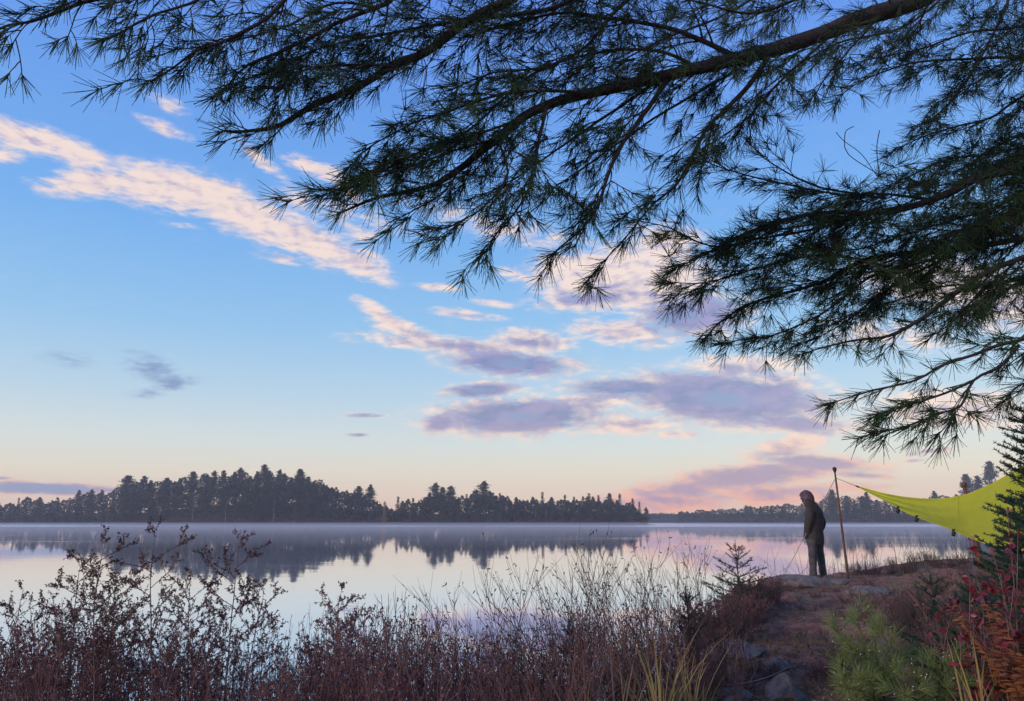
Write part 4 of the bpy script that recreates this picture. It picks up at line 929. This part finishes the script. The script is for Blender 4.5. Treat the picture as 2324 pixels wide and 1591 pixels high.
ue = np.array([P(np.interp(i, range(9), [p[0] for p in UE]), np.interp(i, range(9), [p[1] for p in UE]), 14.9-i*.28) for i in iu]); le = np.array([P(np.interp(i, range(9), [p[0] for p in LE]), np.interp(i, range(9), [p[1] for p in LE]), 14.85-i*.5) for i in iu])
ker = np.array([.25, .5, .25])
for arr in (ue, le):
    for _ in range(3): arr[1:-1] = .25*arr[:-2]+.5*arr[1:-1]+.25*arr[2:]
V = np.linspace(0, 1, nV); tp_ = []
for j, v in enumerate(V):
    c = ue+(le-ue)*v; wdt = np.linalg.norm(le-ue, axis=1)[:, None]; c = c+np.array([0, .3, -.05])*wdt*math.sin(v*math.pi)*.25
    c[:, 1] += .018*np.sin(iu*5+v*6)*np.clip(wdt[:, 0], 0, 1)*math.sin(v*math.pi)+.012*np.sin(iu*11-v*3)*math.sin(v*math.pi)+.030*np.sin(v*19+iu*.8)*np.exp(-iu*.28)*np.clip(wdt[:, 0]*3, 0, 1)+.022*np.sin(iu*3.1+v*13)*v; tp_.append(c)
tp_ = np.array(tp_); o0 = tp_[0, 20].copy(); i = np.arange(nU*nV).reshape(nV, nU); g = MB(); g.add(tp_.reshape(-1, 3)-o0, np.stack([i[:-1, :-1].ravel(), i[:-1, 1:].ravel(), i[1:, 1:].ravel(), i[1:, :-1].ravel()], 1))
tarp = empty('tarp', o0); tag(tarp, 'yellow green nylon tarp stretched from the pole to the spruce on the right', 'tarp'); so_ = g.build('sheet', M['tarp'], tarp, True)
g = MB(); g.tube(tp_[0]-o0, .010, 5); g.tube(tp_[-1]-o0, .008, 5); g.build('hem', M['tarp'], tarp, True)
g = MB(); g.tube(tp_[:, 27]-o0+np.array([0, -.004, 0]), .005, 4); g.build('seam', M['tarp'], tarp, True)
for u_ in (10, 15, 24):
    a = tp_[-1, u_]-o0; g = MB(); g.tube([a+UP*.03, a-UP*.03, a-UP*.09+np.array([-.02, 0, 0])], [.02, .034, .028], 4); g.build('tie_loop', M['black'], tarp)
a = P(2188,1103,13.9); b = P(2228,1290,13.6); pl = empty('tent_pole', b); tag(pl, 'reddish brown knobbed post propping the middle of the tarp', 'post'); g = MB(); g.tube(np.linspace(0, 1, 8)[:, None]*(a-b), np.linspace(.065, .03, 8), 9); g.build('shaft', M['wood'], pl, True)
g = MB(); k = unit(a-b); g.tube(np.array([a-k*.02, a+k*.01, a+k*.05, a+k*.07])-b, [.03, .05, .055, .03], 9); g.build('knob', M['wood'], pl, True)
# ---------------------------------------------------------------- the person
def skinned(name, V_, Ed, Rd, mat, parent, sub=2, root=0):
    me = bpy.data.meshes.new(name); me.from_pydata([tuple(v) for v in V_], Ed, []); o = bpy.data.objects.new(name, me); COL.objects.link(o)
    md = o.modifiers.new('s', 'SKIN'); md.use_smooth_shade = True
    for i, r in enumerate(Rd):
        sv = me.skin_vertices[0].data[i]; sv.radius = r if isinstance(r, tuple) else (r, r); sv.use_root = (i == root)
    ss = o.modifiers.new('d', 'SUBSURF'); ss.levels = sub; ss.render_levels = sub
    dg = bpy.context.evaluated_depsgraph_get(); dg.update(); m2 = bpy.data.meshes.new_from_object(o.evaluated_get(dg)); bpy.data.objects.remove(o); bpy.data.meshes.remove(me)
    m2.materials.clear(); m2.materials.append(mat)
    for p in m2.polygons: p.use_smooth = True
    o = bpy.data.objects.new(name, m2); COL.objects.link(o); o.parent = parent
    return o
pf = P(1860,1316,14.9); person = empty('person', (pf[0], pf[1], pf[2])); tag(person, 'person in dark jacket and mottled hood standing on the rock ledge, hands in pockets', 'person')
Fd = np.array([-.82, .57, 0]); Rt = np.array([.57, .82, 0])
hip = np.array([-.015, 0, .86]); HL = hip-Rt*.10-np.array([.02, 0, 0]); HR = hip+Rt*.10+np.array([.02, 0, 0])
KL = np.array([-.128, -.085, .46]); KR = np.array([.088, .085, .46]); AL = np.array([-.138, -.075, .08]); AR = np.array([.125, .10, .08])
waist = np.array([-.015, 0, 1.02]); chest = np.array([.01, 0, 1.20]); upch = np.array([.0, 0, 1.34]); neck = np.array([-.045, .01, 1.43]); head = np.array([-.105, .04, 1.545])
SL = upch-Rt*.18-UP*.02; SR = upch+Rt*.18-UP*.02; bSL = chest-Rt*.12+UP*.04; bSR = chest+Rt*.12+UP*.04; byU = chest+UP*.07
EL = np.array([-.185, -.15, 1.05]); ER = np.array([.225, .13, 1.06]); WL = np.array([-.185, -.05, .84]); WR = np.array([.085, .16, .84])
HDL = WL+Fd*.05-UP*.07; HDR = WR+Fd*.06-UP*.06
bv = [hip, waist, chest, byU, neck, head, head+Fd*.02+UP*.07, head+Fd*.10-UP*.015, bSL, EL, WL, HDL, bSR, ER, WR, HDR, HL, KL, AL, AL+Fd*.13-UP*.04, HR, KR, AR, AR+Fd*.13-UP*.04]
be = [(0,1),(1,2),(2,3),(3,4),(4,5),(5,6),(5,7),(3,8),(8,9),(9,10),(10,11),(3,12),(12,13),(13,14),(14,15),(0,16),(16,17),(17,18),(18,19),(0,20),(20,21),(21,22),(22,23)]
br = [.10,.09,.085,.045,.045,.085,.06,.022,.032,.034,.03,.035,.032,.034,.03,.035,.07,.05,.04,.03,.07,.05,.04,.03]
skinned('body', bv, be, br, M['skin'], person)
# jacket and trousers as one surface each, made of stacked rings
def rings(rows, mat, name, sides=24, amp=.006):
    g = MB(); v = []
    for (c, a, b, ang) in rows:
        th = np.arange(sides)*2*math.pi/sides; ca, sa = math.cos(ang), math.sin(ang); lx, ly = a*1.0*np.cos(th), b*1.0*np.sin(th)
        wr = 1+np.array([mnoise.noise(Vector((math.cos(t)*2, math.sin(t)*2, c[2]*9))) for t in th])*amp/.1
        v.append(np.stack([c[0]+(lx*ca-ly*sa)*wr, c[1]+(lx*sa+ly*ca)*wr, np.full(sides, c[2])], 1))
    n = len(rows); v = np.vstack(v); k = np.arange(sides); f = np.stack([k, (k+1) % sides, (k+1) % sides+sides, k+sides], 1); g.add(v, (f[None]+(np.arange(n-1)*sides)[:, None, None]).reshape(-1, 4))
    return g
AN = math.atan2(Rt[1], Rt[0])*.55
jk = empty('jacket', (0, 0, 0)); jk.parent = person
g = rings([((-.02,0,.655),.185,.14,AN),((-.02,0,.70),.196,.15,AN),((-.02,0,.80),.196,.15,AN),((-.018,0,.92),.186,.145,AN),((-.01,0,1.04),.192,.145,AN),((0,0,1.14),.206,.150,AN),((.004,0,1.24),.208,.148,AN),((0,0,1.32),.190,.13,AN),((-.015,0,1.38),.145,.11,AN),((-.04,.005,1.42),.135,.115,AN),((-.065,.015,1.46),.126,.112,AN),((-.09,.025,1.50),.118,.108,AN)], M['jacket'], 'torso'); g.build('torso', M['jacket'], jk, True)
for nm, S_, E_, W_, H_ in (('sleeve', SL, EL, WL, HDL), ('sleeve', SR, ER, WR, HDR)):
    skinned(nm, [S_*.9+upch*.1, S_*.55+E_*.45, E_, E_*.45+W_*.55, W_, H_], [(0,1),(1,2),(2,3),(3,4),(4,5)], [.098, .090, .082, .074, .064, .055], M['jacket'], jk)
bm = bmesh.new(); bmesh.ops.create_uvsphere(bm, u_segments=28, v_segments=20, radius=1); fd = Vector((-.80, .40, -.42)).normalized()
bmesh.ops.delete(bm, geom=[f for f in bm.faces if f.calc_center_median().normalized().dot(fd) > .70], context='FACES')
for v in bm.verts:
    k = 1+.05*mnoise.noise(v.co*2.3); c = v.co.normalized(); k += .10*max(0, c.dot(fd)) + .14*max(0, c.dot(Vector((.5, -.1, -.85)).normalized()))
    v.co = Vector(((v.co.x*.132+max(0, -c.z-.2)*.05)*k*(1+.25*max(0, -c.z-.35)), v.co.y*.128*k*(1+.3*max(0, -c.z-.35)), v.co.z*(.150 if c.z > 0 else .205)*k))+Vector(head)+Vector((.008, 0, .012))
me = bpy.data.meshes.new('hood'); bm.to_mesh(me); bm.free(); me.materials.append(M['hood'])
for p in me.polygons: p.use_smooth = True
ho = bpy.data.objects.new('hood', me); COL.objects.link(ho); ho.parent = jk; sm_ = ho.modifiers.new('t', 'SOLIDIFY'); sm_.thickness = .012
tr = empty('trousers', (0, 0, 0)); tr.parent = person
g = rings([((-.018,0,.66),.140,.105,AN),((-.018,0,.70),.158,.120,AN),((-.018,0,.80),.160,.125,AN),((-.015,0,.95),.15,.12,AN)], M['trousers'], 'seat'); g.build('seat', M['trousers'], tr, True)
for H_, K_, A_, s_ in ((HL, KL, AL, 1), (HR, KR, AR, -1)):
    rows = []
    for z_, rr in ((.085,.064),(.11,.070),(.16,.066),(.24,.066),(.34,.074),(.42,.076),(.47,.080),(.50,.078),(.58,.082),(.68,.098),(.76,.108)):
        c = A_+(K_-A_)*((z_-.08)/.38) if z_ < .46 else K_+(H_-K_)*((z_-.46)/.40)
        rows.append(((c[0], c[1], z_), rr, rr*1.02, 0))
    rings(rows, M['trousers'], 'leg', 18, .010).build('trouser_leg', M['trousers'], tr, True)
for A_ in (AL, AR):
    skinned('boot', [A_+UP*.03, A_-UP*.03-Fd*.03, A_-UP*.035+Fd*.08, A_-UP*.045+Fd*.16], [(0,1),(1,2),(2,3)], [.062, .055, .050, .036], M['boot'], person, root=1)

# ------------------------------------------------------------------ haze over the lake
m = bpy.data.materials.new('air'); m.use_nodes = True; t = m.node_tree; t.nodes.clear(); o_ = node(t, 'ShaderNodeOutputMaterial')
pv = node(t, 'ShaderNodeVolumePrincipled', Density=.00045, Anisotropy=.0); pv.inputs['Color'].default_value = (.93, .91, .94, 1); t.links.new(pv.outputs[0], o_.inputs['Volume'])
g = MB(); x0, x1, y0, y1, z0, z1 = -930, 930, -40, 800, -4, 42
g.add([(x0,y0,z0),(x1,y0,z0),(x1,y1,z0),(x0,y1,z0),(x0,y0,z1),(x1,y0,z1),(x1,y1,z1),(x0,y1,z1)], [(0,3,2,1),(4,5,6,7),(0,1,5,4),(1,2,6,5),(2,3,7,6),(3,0,4,7)])
tag(g.build('haze', m), kind='stuff')

m = bpy.data.materials.new('thin_mist'); m.use_nodes = True; t = m.node_tree; t.nodes.clear(); o_ = node(t, 'ShaderNodeOutputMaterial')
pv = node(t, 'ShaderNodeVolumePrincipled', Density=.0042, Anisotropy=.0); pv.inputs['Color'].default_value = (.93, .91, .95, 1); t.links.new(pv.outputs[0], o_.inputs['Volume'])
g = MB(); x0, x1, y0, y1, z0, z1 = -420, 420, 95, 327, .06, 1.3
g.add([(x0,y0,z0),(x1,y0,z0),(x1,y1,z0),(x0,y1,z0),(x0,y0,z1),(x1,y0,z1),(x1,y1,z1),(x0,y1,z1)], [(0,3,2,1),(4,5,6,7),(0,1,5,4),(1,2,6,5),(2,3,7,6),(3,0,4,7)])
tag(g.build('mist', m), 'thin pale mist lying low over the lake', 'mist', kind='stuff')
